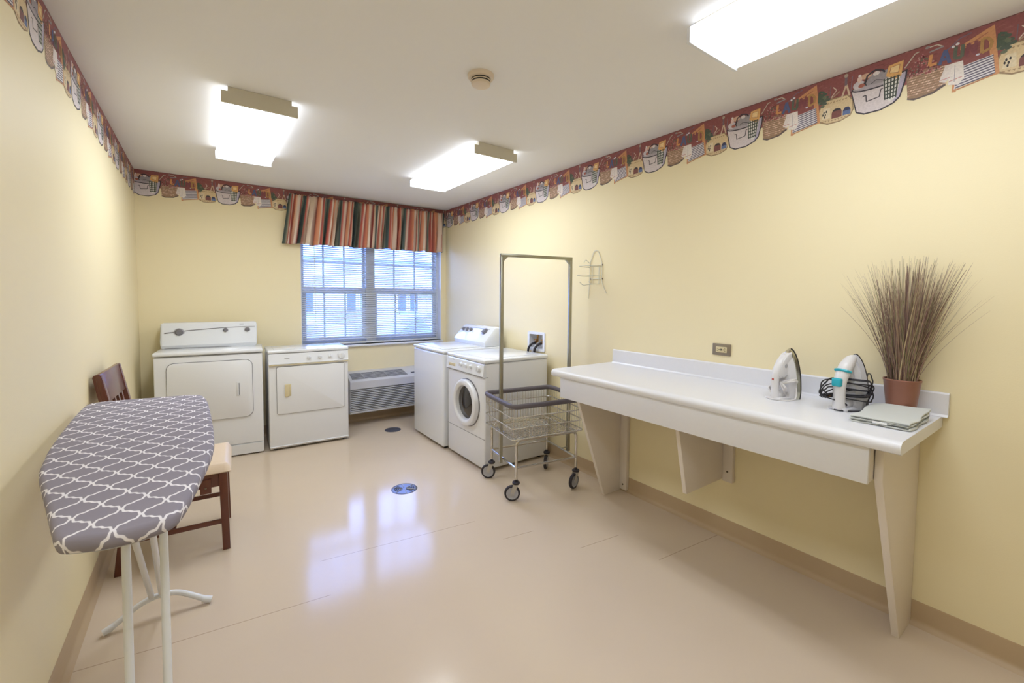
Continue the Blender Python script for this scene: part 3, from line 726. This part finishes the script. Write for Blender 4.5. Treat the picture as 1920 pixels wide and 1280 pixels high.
# ------------------------------------------------------------------ floor drains
t = thing('floor_drain', 'round slotted metal floor drain in the middle of the floor', 'drain', (1.157, 2.937, 0))
b = B(); b.lathe([(0,.0010),(.078,.0010),(.080,.0024),(.088,.0024),(.092,0)], 48); b.obj('rim', 'drain', t)
b = B()
for r in (.018, .030, .042, .054, .066):
    for q in range(2):
        a0 = (-.62 if q == 0 else pi-.62)+R(-35); n = 12; a1 = a0+1.24+.1
        b.mi = 0
        I = [b.bm.verts.new(((r-.0035)*cos(a0+(a1-a0)*i/n), (r-.0035)*sin(a0+(a1-a0)*i/n), .0019)) for i in range(n+1)]
        O = [b.bm.verts.new(((r+.0035)*cos(a0+(a1-a0)*i/n), (r+.0035)*sin(a0+(a1-a0)*i/n), .0019)) for i in range(n+1)]
        for i in range(n): b.bm.faces.new([I[i], I[i+1], O[i+1], O[i]])
b.obj('slots', 'dark', t, recalc=False)
b = B()
for k in range(6):
    a = R(20+60*k); b.tube([(.018*cos(a), .018*sin(a), .0026), (.078*cos(a), .078*sin(a), .0026)], .0020, 6)
b.obj('ribs', 'zinc', t)
b = B(); b.lathe([(0,.003),(.074,.003),(.08,.002),(.082,0)], 40)
tag(b.obj('cleanout_cover', 'ptacd', loc=(1.584, 4.33, 0)), 'plain dark round cover in the floor near the air conditioner', 'floor cover')

# ------------------------------------------------------------------ counter
CY0, CY1, CX, CZ = .398, 2.168, 1.872, .913
t = thing('folding_counter', 'long white laminate counter on tapered wall brackets along the right wall', 'counter', (XR, 1.28, 0))
ox, oy = -XR, -1.28
b = B(); rn = .017
pr = [(2.458, CZ), (CX+.03, CZ)] + [(CX+.03-.03*sin(R(a)), CZ-.022+.022*cos(R(a))) for a in (15,30,45,60,75,90)] + [(CX, CZ-.032), (CX+.004, CZ-.041), (CX+.012, CZ-.045), (2.458, CZ-.045)]
b.prism([(p[0]+ox, p[1]) for p in pr], 1, CY0+oy, CY1+oy); b.obj('countertop', 'lam', t)
b = B(); pr = [(2.458, CZ), (2.458, CZ+.095), (2.444, CZ+.099), (2.438, CZ+.092), (2.436, CZ+.01), (2.428, CZ+.0005)]
b.prism([(p[0]+ox, p[1]) for p in pr], 1, CY0-.018+oy, CY1-.03+oy); b.obj('backsplash', 'lam', t)
b = B(); b.box(1.893+ox, 1.912+ox, .487+oy, 2.10+oy, .735, .868, .001); b.obj('front_apron', 'lam', t)
for y in (.490, 2.08): b = B(); b.box(1.912+ox, 2.455+ox, y+oy, y+.018+oy, .735, .868); b.obj('side_apron', 'panel', t)
def leg(y0, y1, top, bot, zt, zb, cleat, lab=None):
    pr = [(2.457, zt), (top, zt), (top, .735), (bot, zb), (2.457, zb)] if lab == 'r' else [(2.457, zt), (top, zt), (bot, zb), (2.457, zb)]
    b = B(); b.prism([(p[0]+ox, p[1]) for p in pr], 1, y0+oy, y1+oy, bev=.0015); lg = b.obj('bracket_leg', 'panel', t)
    if cleat:
        b = B(); b.box(2.430+ox, 2.4585+ox, cleat[0]+oy, cleat[1]+oy, zb-.01 if zb > .1 else .012, .86, .001); c = b.obj('wall_cleat', 'panel', lg)
        b = B(); b.lathe([(0,-.003),(.006,-.002),(.006,.001)], 10, (2.430+ox, (cleat[0]+cleat[1])/2+oy, max(zb, .0)+.05), 'x'); b.obj('screw', 'screw', c)
leg(.462, .487, 1.965, 2.292, .868, 0, None, 'r')
leg(2.045, 2.070, 2.0, 2.272, .735, 0, (1.985, 2.045))
leg(1.262+.03, 1.285+.03, 1.985, 2.075, .735, .345, (1.235, 1.292))

# ------------------------------------------------------------------ potted grass
t = thing('potted_grass', 'tall brown ornamental grass in a terracotta pot at the right end of the counter', 'potted plant', (2.372, .512, CZ))
b = B(); b.lathe([(0,0),(.043,0),(.046,.003),(.060,.134),(.062,.137),(.0625,.143),(.060,.145),(.0565,.143),(.054,.12),(0,.12)], 40); b.obj('pot', 'terra', t)
b = B(); b.lathe([(0,.128),(.03,.127),(.0535,.121)], 24); b.obj('soil', 'soil', t)
bm = bmesh.new(); cl = bm.loops.layers.float_color.new('ink'); rnd = random.Random(11)
cols = [(138,108,96),(160,130,112),(120,92,84),(176,150,124),(168,156,120),(150,118,114),(106,82,76),(190,172,138),(150,142,100),(134,116,90)]
for i in range(520):
    a = rnd.uniform(0, 2*pi); r0 = .046*math.sqrt(rnd.random()); bx, by = r0*cos(a), r0*sin(a)
    a2 = a+rnd.gauss(0, .5); L = rnd.uniform(.36, .545); lean = abs(rnd.gauss(.055, .052))*L/.5+.008
    if rnd.random() < .05: lean = rnd.uniform(.13, .19); L = rnd.uniform(.34,.48)
    curve = rnd.uniform(1.1, 1.6); wd = rnd.uniform(.0007, .0016) if rnd.random() < .74 else rnd.uniform(.002,.0036)
    c = lin(cols[rnd.randrange(len(cols))]); px, py = -sin(a2), cos(a2); prev = None
    for k in range(9):
        s = k/8; rad = lean*s**curve*1.15; x = bx*(1+.3*s)+rad*cos(a2); y = by*(1+.3*s)+rad*sin(a2); z = .12+L*s*(1-.12*(lean*s)/.2)
        if x > .074: x = .074
        w_ = wd*(1-s*.75)
        v = [bm.verts.new((x+px*w_, y+py*w_, z)), bm.verts.new((x-px*w_, y-py*w_, z)), bm.verts.new((x+cos(a2)*w_*.7, y+sin(a2)*w_*.7, z))]
        if prev:
            for q in range(3):
                f = bm.faces.new([prev[q], prev[(q+1) % 3], v[(q+1) % 3], v[q]])
                for l in f.loops: l[cl] = c
        prev = v
me = bpy.data.meshes.new('grass_blades'); bm.to_mesh(me); bm.free(); me.materials.append(M['blades'])
o = bpy.data.objects.new('grass_blades', me); col.objects.link(o); o.parent = t

# ------------------------------------------------------------------ folded cloth
t = thing('folded_cloth', 'folded pale sage cloth with a white tag on the counter in front of the pot', 'cloth', (2.19, .502, CZ))
def cloth_layer(z0, th, dx, dy, sh, lift, hw=.135, hd=.088):
    b = B()
    def fn(u, v):
        x = (u-.5)*2; y = (v-.5)*2
        r = max(abs(x), abs(y)); X = (x*hw+dx)+.004*sin(v*9+sh); Y = (y*hd+dy)+.004*sin(u*11+sh)
        edge = 1-max(0, (r-.9)/.1)**2*.6
        back = max(0, (x+.1))**1.6; z = z0+th*edge*.5+ .004*sin(u*6+sh)*sin(v*5)*.6 + lift*back*(.7+.3*cos(y*2)) + lift*.8*max(0,x)*max(0,-y)**2
        return Vector((X, Y, z))
    b.grid(fn, 28, 20); 
    return b
def solid(b, name, m, th):
    o = b.obj(name, m, t, ang=60, recalc=False); s = o.modifiers.new('t', 'SOLIDIFY'); s.thickness = th; s.offset = 0; bv = o.modifiers.new('b', 'BEVEL'); bv.width = th*.35; bv.segments = 2; bv.limit_method = 'ANGLE'; return o
top = solid(cloth_layer(.0215, .004, 0, 0, .5, .014), 'top_layer', 'towel', .007)
solid(cloth_layer(.0125, .004, -.003, .001, 1.5, .010), 'middle_layer', 'towel', .0075)
solid(cloth_layer(.0035, .004, -.005, -.003, 2.5, .006), 'bottom_layer', 'towel', .0065)
b = B(); 
for z in (.0185, .009): b.tube([(-.141, -.085+.17*i/12, z+.0005*sin(i)) for i in range(13)], .0012, 5)
b.tube([(-.130+.25*i/12, -.0915, .016+ .010*max(0,i/12-.4)**1.4) for i in range(13)], .0012, 5)
b.obj('hem', 'seam', t)
b = B(); b.box(-.146, -.1445, -.025, .018, .010, .019, .0005); b.obj('care_tag', 'tag', t)

# ------------------------------------------------------------------ irons
def iron(loc, ang, label, style):
    """standing on its heel. l = heel to toe (up), u = away from sole, w = across"""
    t = thing('steam_iron', label, 'iron', loc, ang, None)
    # local frame: +x = u (away from sole), y = w, z = l
    def half(l):
        s = min(max(l/.238, 0), 1); return .056*(1-s**2.6)**.62*(.93+.07*min(1, s*6))
    NL = 22; NW = 24
    def loft(u0, u1, k0, k1, zmax, zoff=0, mi=0, b=None, lmin=0.0):
        """closed shell between offsets u0..u1; outline scaled k0..k1"""
        b = b or B(); rings = []
        def outline(k, zs):
            pts = []
            for i in range(NL+1):
                l = lmin+(zmax-lmin)*(1-(1-i/NL)**1.6); pts.append((half(l*.238/zmax if zmax else l)*k, l))
            return [(w, l) for w, l in pts] + [(-w, l) for w, l in pts[::-1][1:]]
        for u, k in ((u0, k0), (u1, k1)):
            rings.append([b.bm.verts.new((u, w, l)) for w, l in outline(k, 0)])
        b.bridge(*rings); b.bm.faces.new(rings[0]); b.bm.faces.new(rings[1][::-1]); return b
    b = loft(0, .004, 1, 1, .238); b.obj('soleplate', 'sole', t)
    if style == 0:
        b = loft(.004, .020, .97, .88, .234); b.obj('metal_skirt', 'skirt', t)
        b = loft(.020, .052, .86, .60, .216); b.obj('housing', 'ironw', t)
        b = B(); b.tube([(.020,0,.205),(.022,0,.222),(.010,0,.238)], [.017,.013,.003], 12); b.obj('chrome_tip', 'chrome', t)
    else:
        b = loft(.004, .028, .98, .84, .234); b.obj('housing', 'irong', t)
        b = loft(.028, .046, .84, .52, .218); b.obj('upper_housing', 'irong', t)
    if style == 0:
        b = B(); b.prism([(.02,.222),(.045,.214),(.075,.188),(.100,.152),(.108,.112),(.092,.098),(.080,.112),(.062,.124),(.045,.120),(.035,.10),(.02,.10)], 1, -.021, .021, bev=.009); b.obj('front_housing', 'ironw', t)
    # handle loop: from near toe up and back to heel
    if style == 0:
        path = [(.030,0,.205),(.052,0,.190),(.078,0,.165),(.100,0,.135),(.108,0,.105),(.108,0,.06),(.106,0,.02),(.104,0,.006)]
        rad = [.012,.018,.020,.018,.0165,.016,.018,.020]
    else:
        path = [(.022,0,.222),(.045,0,.208),(.072,0,.184),(.095,0,.150),(.108,0,.115),(.110,0,.07),(.108,0,.03),(.106,0,.006)]
        rad = [.014,.023,.026,.025,.023,.022,.023,.025]
    b = B(); b.tube(fillet(path, .02, 3), .018, 14) if False else None
    P_ = [Vector(p) for p in path]
    fine = []; fr_ = []
    for i in range(len(P_)-1):
        for k in range(4):
            q = k/4; a_, b_, c_, d_ = P_[max(i-1,0)], P_[i], P_[i+1], P_[min(i+2,len(P_)-1)]
            fine.append(.5*((2*b_)+(-a_+c_)*q+(2*a_-5*b_+4*c_-d_)*q*q+(-a_+3*b_-3*c_+d_)*q**3)); fr_.append(rad[i]*(1-q)+rad[i+1]*q)
    fine.append(P_[-1]); fr_.append(rad[-1])
    b.tube(fine, fr_, 14); hd = b.obj('handle', 'ironw', t)
    b = B(); b.tube([(.05,0,.196),(.052,0,.150),(.045,0,.135),(.03,0,.13)], [.02,.016,.022,.03], 12); b.tube([(.02,0,.03),(.06,0,.022),(.098,0,.014)], [.03,.018,.017], 12)
    b.box(.008, .122, -.036, .036, 0, .012, .004); b.obj('heel_rest', 'ironw' if style == 0 else 'irong', t)
    if style == 0:
        b = B(); b.lathe([(0,-.002),(.005,-.001),(.005,.002)], 10, (.108+.015, 0, .095), 'x'); b.box(.122,.1262,-.004,.004,.093,.101,.001); b.obj('indicator_button', 'red', t)
        for s in (-1,1):
            b = B(); b.lathe([(0,s*.002),(.009,s*.001),(.010,0)], 14, (.064, s*.0212, .158), 'y'); b.obj('side_mark', 'lgrey', t)
        b = B(); b.box(.030,.042,-.03,.03,.055,.075,.002); b.obj('fabric_dial', 'grey', t)
    else:
        b = B(); b.box(.118, .139, -.018, .018, .104, .140, .006, 3); b.obj('steam_button', 'teal', t)
        b = B(); b.tube([(.086,-.028,.166),(.104,-.022,.172),(.113,0,.176),(.104,.022,.172),(.086,.028,.166)], .0058, 8); b.obj('selector_ring', 'teal', t)
        b = B(); b.box(.090,.094,-.008,.008,.186,.196,.001, T=Matrix.Rotation(R(-35),4,'Y') if False else None); b.obj('water_inlet', 'dark', t)
    return t
def spline(P_, n=6):
    P_ = [Vector(p) for p in P_]; out = []
    for i in range(len(P_)-1):
        a_, b_, c_, d_ = P_[max(i-1,0)], P_[i], P_[i+1], P_[min(i+2,len(P_)-1)]
        for k in range(n):
            q = k/n; out.append(.5*((2*b_)+(-a_+c_)*q+(2*a_-5*b_+4*c_-d_)*q*q+(-a_+3*b_-3*c_+d_)*q**3))
    out.append(P_[-1]); return out
i1 = iron((2.300, .905, CZ), R(168), 'white iron with chrome tip and wrapped white cord, standing on the counter', 0)
rnd = random.Random(2); pts = [(.10,0,.012)]
for k in range(44):
    a = k*1.25; pts.append((.052+.036*cos(a)+rnd.uniform(-.006,.006), (.030 if sin(a*.5)>0 else -.030)*(1+.3*rnd.random()) + .018*sin(a), .062+.036*sin(a)+rnd.uniform(-.008,.008)))
pts += [(.03,.050,.05),(.05,.060,.01),(.09,.055,.0045),(.118,.03,.0042),(.128,-.01,.004),(.105,-.045,.004)]
b = B(); b.tube(spline(pts), .0032, 6); b.obj('power_cord', 'cord_w', i1)
i2 = iron((2.315, .655, CZ), R(168), 'grey and white iron with teal buttons and tangled black cord, beside the plant pot', 1)
rnd = random.Random(4); pts = [(.106,0,.016),(.10,.025,.03)]
for lp in range(6):
    cu, cl_, ru, rl, dl = .088+rnd.uniform(-.012,.012), .080+rnd.uniform(-.014,.018), rnd.uniform(.066,.092), rnd.uniform(.014,.046), rnd.uniform(-.7,.7)
    for k in range(12):
        a = k*2*pi/12; U = cu+ru*cos(a); q = min(1, max(0, (.088-U)/.03)); q = q*q*(3-2*q)
        pts.append((U, -.036-.004*(lp%3)+(.098+.003*lp)*q, cl_+rl*sin(a+dl)))
pts += [(-.01,.045,.10),(-.05,.035,.140),(-.095,.0,.145),(-.125,-.02,.11),(-.11,-.01,.075),(-.03,.045,.07),(.0,.055,.05),(.02,.058,.03),(-.01,.05,.012),(.02,.06,.0045),(.08,.05,.004),(.125,.02,.004),(.132,-.005,.004)]
b = B(); b.tube(spline(pts), .0026, 6); b.obj('power_cord', 'cord_b', i2)
b = B(); b.box(.088,.106,-.046,-.030,.046,.066,.004); b.obj('plug', 'cord_b', i2)
for y in (-.043,-.0355): b = B(); b.box(.106,.120,y,y+.0015,.05,.056); b.obj('plug_prong', 'brass', i2)

# ------------------------------------------------------------------ laundry cart
t = thing('laundry_cart', 'chrome wire laundry cart with grey rubber rim and double pole hanging rack', 'laundry cart', (1.985, 2.495, 0), R(-9))
hw, hd = .284, .235
b = B()
zb = .43; zr = .655
# basket wires
for i in range(24):
    x = -hw+.006+(2*hw-.012)*i/23
    b.tube([(x, -hd, zr), (x, -hd+.008, zb), (x, hd-.008, zb), (x, hd, zr)], .0018, 5)
for i in range(19):
    y = -hd+.006+(2*hd-.012)*i/18
    b.tube([(-hw, y, zr), (-hw+.008, y, zb+.002), (hw-.008, y, zb+.002), (hw, y, zr)], .0018, 5)
b.obj('basket_wires', 'chrome', t)
b = B()
for z, o_ in ((zb, .0045), (zb+.075, .0045), (zb+.15, .0045)):
    q = [(-hw-.003, -hd-.003, z), (hw+.003, -hd-.003, z), (hw+.003, hd+.003, z), (-hw-.003, hd+.003, z)]
    b.tube(fillet(q, .03, 4, True), o_, 8, closed=True)
b.obj('basket_hoops', 'chrome', t)
b = B(); q = [(-hw-.006, -hd-.006, zr), (hw+.006, -hd-.006, zr), (hw+.006, hd+.006, zr), (-hw-.006, hd+.006, zr)]
b.tube(fillet(q, .055, 7, True), .0135, 12, closed=True, flat=1.35); b.obj('bumper_rim', 'rubber', t)
b = B(); lx, ly = .245, .205; zl = .225
for sx in (-1, 1):
    for sy in (-1, 1):
        b.tube(fillet([(sx*(lx-.03), sy*ly, zb-.016), (sx*lx, sy*ly, zb-.016), (sx*lx, sy*ly, .14)], .035, 5) if False else fillet([(0, sy*ly, zb-.016), (sx*lx, sy*ly, zb-.016), (sx*lx, sy*ly, .138)], .04, 6), .0095, 12)
b.tube([(-lx, -ly, zl), (lx, -ly, zl)], .0085, 10); b.tube([(-lx, ly, zl), (lx, ly, zl)], .0085, 10)
b.tube([(-lx, -ly, zl), (-lx, ly, zl)], .0085, 10); b.tube([(lx, -ly, zl), (lx, ly, zl)], .0085, 10)
b.tube([(-lx, -ly, zb-.016), (-lx, ly, zb-.016)], .0085, 10); b.tube([(lx, -ly, zb-.016), (lx, ly, zb-.016)], .0085, 10)
b.obj('tubular_frame', 'chrome', t)
rk = B(); zt = 1.688; py = .0
PX = {-1: -.266, 1: .313}
for s in (-1, 1): rk.box(PX[s]-.0115, PX[s]+.0115, py-.0115, py+.0115, zl-.03, zt-.018, .002)
rk.box(PX[-1]-.0115, PX[1]+.0115, py-.0115, py+.0115, zt-.018, zt+.004, .002)
rk = rk.obj('hanging_rack', 'steel', t)
for s in (-1, 1):
    px = PX[s]; b = B(); b.prism([(px-s*.011, zt-.018), (px-s*.045, zt-.018), (px-s*.011, zt-.05)], 1, py-.009, py+.009); b.obj('corner_brace', 'steel', rk)
    for z in (zl, zb-.016, zr-.03): b = B(); b.tube([(s*lx, py, z), (px, py, z)], .005, 8); b.obj('bracket', 'steel', rk)
def caster(x, y, a):
    ps = []
    c0 = B(); c0.tube([(x, y, .15), (x, y, .122)], .010, 12); c0.lathe([(0,.118),(.024,.118),(.026,.122),(.026,.130),(.022,.134),(0,.134)], 20, (x, y, 0)); o1 = c0.obj('caster', 'tyre', t)
    ca, sa = cos(a), sin(a); off = .026
    T2 = Matrix.Translation((x, y, 0)) @ Matrix.Rotation(a, 4, 'Z')
    c1 = B()
    for s in (-1, 1): c1.prism([(-.016,.118),(.020,.118),(off+.012,.062),(off+.010,.044),(off-.010,.044),(off-.014,.06)], 1, s*.0165-.001, s*.0165+.001, T=T2)
    c1.box(-.018, .022, -.0165, .0165, .114, .119, T=T2); c1.obj('fork', 'zinc', o1)
    c2 = B(); c2.lathe([(.040,-.011),(.050,-.011),(.0535,-.007),(.0545,0),(.0535,.007),(.050,.011),(.040,.011),(.038,.006),(.038,-.006),(.040,-.011)], 36, (off, 0, .0545), 'y'); c2.obj('tyre', 'tyre', o1, T=T2)
    c3 = B(); c3.lathe([(0,-.013),(.010,-.013),(.012,-.009),(.034,-.008),(.041,-.0115),(.041,.0115),(.034,.008),(.012,.009),(.010,.013),(0,.013)], 30, (off, 0, .0545), 'y'); c3.tube([(off,-.019,.0545),(off,.019,.0545)], .005, 8); c3.obj('wheel_hub', 'lgrey', o1, T=T2)
caster(-lx, -ly, R(156)); caster(-lx, ly, R(150)); caster(lx, -ly, R(203)); caster(lx, ly, R(228))

# ------------------------------------------------------------------ ironing board
t = thing('ironing_board', 'ironing board with grey and white trellis cover standing by the left wall', 'ironing board', (-.19, 1.80, 0))
ctr = [(-.205,1.072),(-.145,1.055),(-.085,1.062),(-.048,1.095),(-.020,1.24),(.004,1.40),(.019,1.56),(.021,1.80),(.016,2.10),(.006,2.34),(-.012,2.44),(-.06,2.478),(-.20,2.505),(-.33,2.525),(-.385,2.515),(-.405,2.46),(-.402,2.2),(-.385,1.85),(-.368,1.66),(-.350,1.52),(-.300,1.32),(-.255,1.16),(-.232,1.09)]
Pc = [Vector((x+.19, y-1.80, 0)) for x, y in ctr]; 
def far_(p):
    k = 1+.052*min(1, max(0, (2.05-(p.y+1.80))/.6)); return Vector(((p.x-.19)*k+.19+.34*(k-1)*min(1, max(0, (.06-p.x)/.18)), (p.y+1.80)*k-1.80, 0))
Pc = [far_(p) for p in Pc]; N = len(Pc); out = []
for i in range(N):
    a_, b_, c_, d_ = Pc[i-1], Pc[i], Pc[(i+1) % N], Pc[(i+2) % N]
    for k in range(5):
        q = k/5; out.append(.5*((2*b_)+(-a_+c_)*q+(2*a_-5*b_+4*c_-d_)*q*q+(-a_+3*b_-3*c_+d_)*q**3))
N = len(out); nor = []
for i in range(N):
    tt = (out[(i+1) % N]-out[i-1]).normalized(); nor.append(Vector((tt.y, -tt.x, 0)))
cen = sum(out, Vector())/N
if (out[0]-cen).dot(nor[0]) < 0: nor = [-n_ for n_ in nor]
bm = bmesh.new(); L = bm.loops.layers.uv.verify(); zt = .925
lay = [(-.012, zt, -.012), (-.004, zt-.002, -.004), (0, zt-.008, .004), (.0005, zt-.020, .016), (-.002, zt-.030, .026), (-.012, zt-.034, .036)]
rings = []
for off, z, ext in lay:
    rings.append([(bm.verts.new(p+n_*off+Vector((0,0,z))), (p+n_*ext)) for p, n_ in zip(out, nor)])
def addf(q):
    f = bm.faces.new([a_[0] for a_ in q]); f.smooth = True
    for l, a_ in zip(f.loops, q): l[L].uv = (a_[1].x, a_[1].y)
for A_, C_ in zip(rings, rings[1:]):
    for i in range(N): addf([A_[i], C_[i], C_[(i+1) % N], A_[(i+1) % N]])
addf(rings[0]); f = bm.faces.new([a_[0] for a_ in rings[-1]][::-1])
bmesh.ops.recalc_face_normals(bm, faces=bm.faces[:])
me = bpy.data.meshes.new('cover'); bm.to_mesh(me); bm.free(); me.materials.append(M['cover'])
o = bpy.data.objects.new('cover', me); col.objects.link(o); o.parent = t
b = B(); b.prism([(p.x*.93, p.y*.97) for p in out], 2, zt-.040, zt-.033); b.obj('board', 'lgrey', t)
def bt(p): return (p[0]+.19, p[1]-1.80, p[2])
# near leg: twin tubes
for (xa, xb) in ((-.162, -.139), (-.091, -.078)):
    b = B(); b.tube([bt((xa, 1.36, .885)), bt((xb, 1.13, .012))], .0088, 14); b.obj('leg', 'tube', t)
b = B(); b.tube(fillet([bt((-.28, 1.10, .014)), bt((-.20, 1.13, .03)), bt((.0, 1.13, .03)), bt((.08, 1.10, .014))], .04), .011, 12); b.obj('foot_bar', 'tube', t)
# far leg with bowed foot
for (xa, xb) in ((-.235, -.205), (-.165, -.172)):
    b = B(); b.tube([bt((xa, 1.75, .885)), bt((xb, 2.36, .085))], .0105, 14); b.obj('leg', 'tube', t)
b = B(); b.tube(fillet([bt((-.345, 2.335, .016)), bt((-.225, 2.36, .085)), bt((-.125, 2.36, .085)), bt((-.008, 2.325, .016))], .05, 6), .0115, 12); b.obj('foot_bar', 'tube', t)
for x, y in ((-.345, 2.335), (-.008, 2.325)): 
    b = B(); d = 1 if x > -.1 else -1; b.tube([bt((x-d*.02, y+.004, .026)), bt((x+d*.012, y-.003, .0145))], .0135, 12); b.obj('foot_cap', 'tube', t)
b = B(); b.tube([bt((-.27, 1.75, .885)), bt((-.13, 1.75, .885))], .008, 8); b.obj('cross_brace', 'tube', t)

# ------------------------------------------------------------------ chair
t = thing('dining_chair', 'dark cherry wooden chair with cream padded seat behind the ironing board', 'chair', (-.15, 3.0, 0), R(-3))
ox, oy = .15, -3.0
CY_0, CY_1 = 2.80, 3.19
def q_(x, y, z): return (x+.15, y-3.0, z)
for y in (CY_0, CY_1):
    b = B(); b.prism([(x+.15, z) for x, z in ((.062,.44),(.102,.44),(.108,0),(.074,0))], 1, y-3.0-.018, y-3.0+.018, bev=.003); b.obj('front_leg', 'wood', t)
    b = B(); b.prism([(x+.15, z) for x, z in ((-.372,0),(-.336,.30),(-.328,.45),(-.356,.62),(-.420,.99),(-.414,1.0),(-.388,1.0),(-.322,.66),(-.286,.45),(-.296,.30),(-.336,0))], 1, y-3.0-.017, y-3.0+.017, bev=.003); b.obj('rear_leg', 'wood', t)
b = B(); b.box(-.30+.15, .075+.15, CY_0-3-.010, CY_0-3+.014, .355, .428, .002); b.box(-.30+.15, .075+.15, CY_1-3-.014, CY_1-3+.010, .355, .428, .002)
b.box(.066+.15, .094+.15, CY_0-3-.01, CY_1-3+.01, .355, .428, .002); b.box(-.32+.15, -.295+.15, CY_0-3, CY_1-3, .355, .428, .002); b.obj('seat_frame', 'wood', t)
b = B(); b.box(-.02+.15, .03+.15, CY_0-3-.026, CY_0-3-.010, .33, .405, .003); b.obj('corner_block', 'wood', t)
b = B(); b.lathe([(0,-.004),(.005,-.003),(.005,0)], 10, (.005+.15, CY_0-3-.026, .362), 'y'); b.obj('bolt', 'screw', t)
b = B(); b.box(-.33+.15, .085+.15, CY_0-3-.006, CY_0-3+.006, .145, .170, .002); b.box(-.33+.15, .085+.15, CY_1-3-.006, CY_1-3+.006, .145, .170, .002)
b.box(-.15+.15, -.13+.15, CY_0-3, CY_1-3, .148, .166, .002); b.obj('stretcher', 'wood', t)
b = B()
def seatf(u, v, top):
    x = -.285+.405*u; y = CY_0-.022+(CY_1-CY_0+.044)*v; e = min(u, 1-u, v, 1-v); r = min(1, e/.13); h = math.sqrt(max(0, 1-(1-r)**2))
    return Vector((x+.15, y-3.0, .430+(.028+.022*h if top else 0)*(1 if e > 0 else .15)))
b.grid(lambda u, v: seatf(u, v, True), 24, 24); b.grid(lambda u, v: seatf(u, v, False), 24, 24); bmesh.ops.remove_doubles(b.bm, verts=b.bm.verts, dist=.0001)
ev = [v for v in b.bm.verts if v.is_boundary]
b.bm.edges.ensure_lookup_table()
b.box(-.284+.15, .119+.15, CY_0-.021-3, CY_1+.021-3, .4295, .436, .002)
b.obj('seat', 'seat', t, ang=60)
b = B(); T2 = Matrix.Translation((-.396+.15+.008, 0, .930)) @ Matrix.Rotation(R(-10), 4, 'Y')
b.box(-.010, .010, CY_0-3.0-.02, CY_1-3.0+.02, -.070, .075, .004, T=T2); b.obj('top_rail', 'wood', t)
b = B()
for k in range(4):
    y = CY_0+(CY_1-CY_0)*(k+1)/5; b.prism([(x+.15, z) for x, z in ((-.385,.87),(-.372,.87),(-.300,.44),(-.313,.44))], 1, y-3.0-.012, y-3.0+.012)
b.obj('back_slats', 'wood', t)

# ------------------------------------------------------------------ outside
b = B(); b.box(-40, 40, YB+.25, 70, -3.1, -3.0); struct(b.obj('ground', 'grass'))
def house(name, label, x, y, w_, d_, z0, ze, zr_, wins, mat_='siding'):
    t = thing(name, label, 'building', (x, y, z0), 0)
    b = B(); b.box(-w_/2, w_/2, 0, d_, 0, ze-z0, mi=0); b.obj('wall', mat_, t)
    b = B(); b.prism([(-.4, ze-z0), (d_/2, zr_-z0), (d_+.4, ze-z0)], 0, -w_/2-.4, w_/2+.4); b.obj('roof', 'roofm', t)
    for (wx, wz, ww, wh) in wins:
        b = B(); b.box(wx-ww/2-.08, wx+ww/2+.08, -.06, .02, wz-wh/2-.08, wz+wh/2+.08); f_ = b.obj('window', 'frame', t)
        b = B(); b.box(wx-ww/2, wx+ww/2, -.08, -.05, wz-wh/2, wz+wh/2); b.obj('pane', 'shutter', f_)
wins = [(-10.5+2.6*i+d, z, .42, 1.0) for i in range(9) for d in (-.33, .33) for z in (4.1, 1.5)]
house('neighbor_building', 'pale two storey building seen through the blind outside the window', 9, 22, 24, 8, -3, 3.2, 6.0, wins)
house('neighbor_garage', 'low pale garage in front of the building outside the window', 10.5, 15, 5.5, 4, -3, -.4, .6, [(-1.2, 1.2, 1.4, 1.6), (1.2, 1.2, 1.4, 1.6)], 'brick')

# ------------------------------------------------------------------ world, camera, view
wd = bpy.data.worlds.new('sky'); sc.world = wd; wd.use_nodes = True
SKY = 8.2
bg = wd.node_tree.nodes['Background']; bg.inputs[0].default_value = (.29, .43, 1.0, 1); bg.inputs[1].default_value = SKY

f, yaw, pitch, roll, ppy, ch = 812.57, .620805, .0496386, .0074529, 597.338, 1.3856
c, s = cos(yaw), sin(yaw)
Rt = Vector((c, -s, 0)); Fw = Vector((s, c, 0)); Z = Vector((0,0,1))
U_ = Fw*sin(pitch)+Z*cos(pitch); Dd = Fw*cos(pitch)-Z*sin(pitch)
Xc = Rt*cos(roll)+U_*sin(roll); Yc = -Rt*sin(roll)+U_*cos(roll)
cam = bpy.data.cameras.new('camera'); co = bpy.data.objects.new('camera', cam); col.objects.link(co)
mt = Matrix((Xc, Yc, -Dd)).transposed().to_4x4(); mt.translation = Vector((0,0,ch)); co.matrix_world = mt
cam.sensor_width = 36; cam.lens = f*36/1920; cam.shift_y = -(640-ppy)/1920; cam.clip_start = .02
sc.camera = co
sc.view_settings.view_transform = 'Standard'; sc.view_settings.look = 'None'; sc.view_settings.gamma = 1
sc.view_settings.use_curve_mapping = False
sc.view_settings.exposure = 0.97
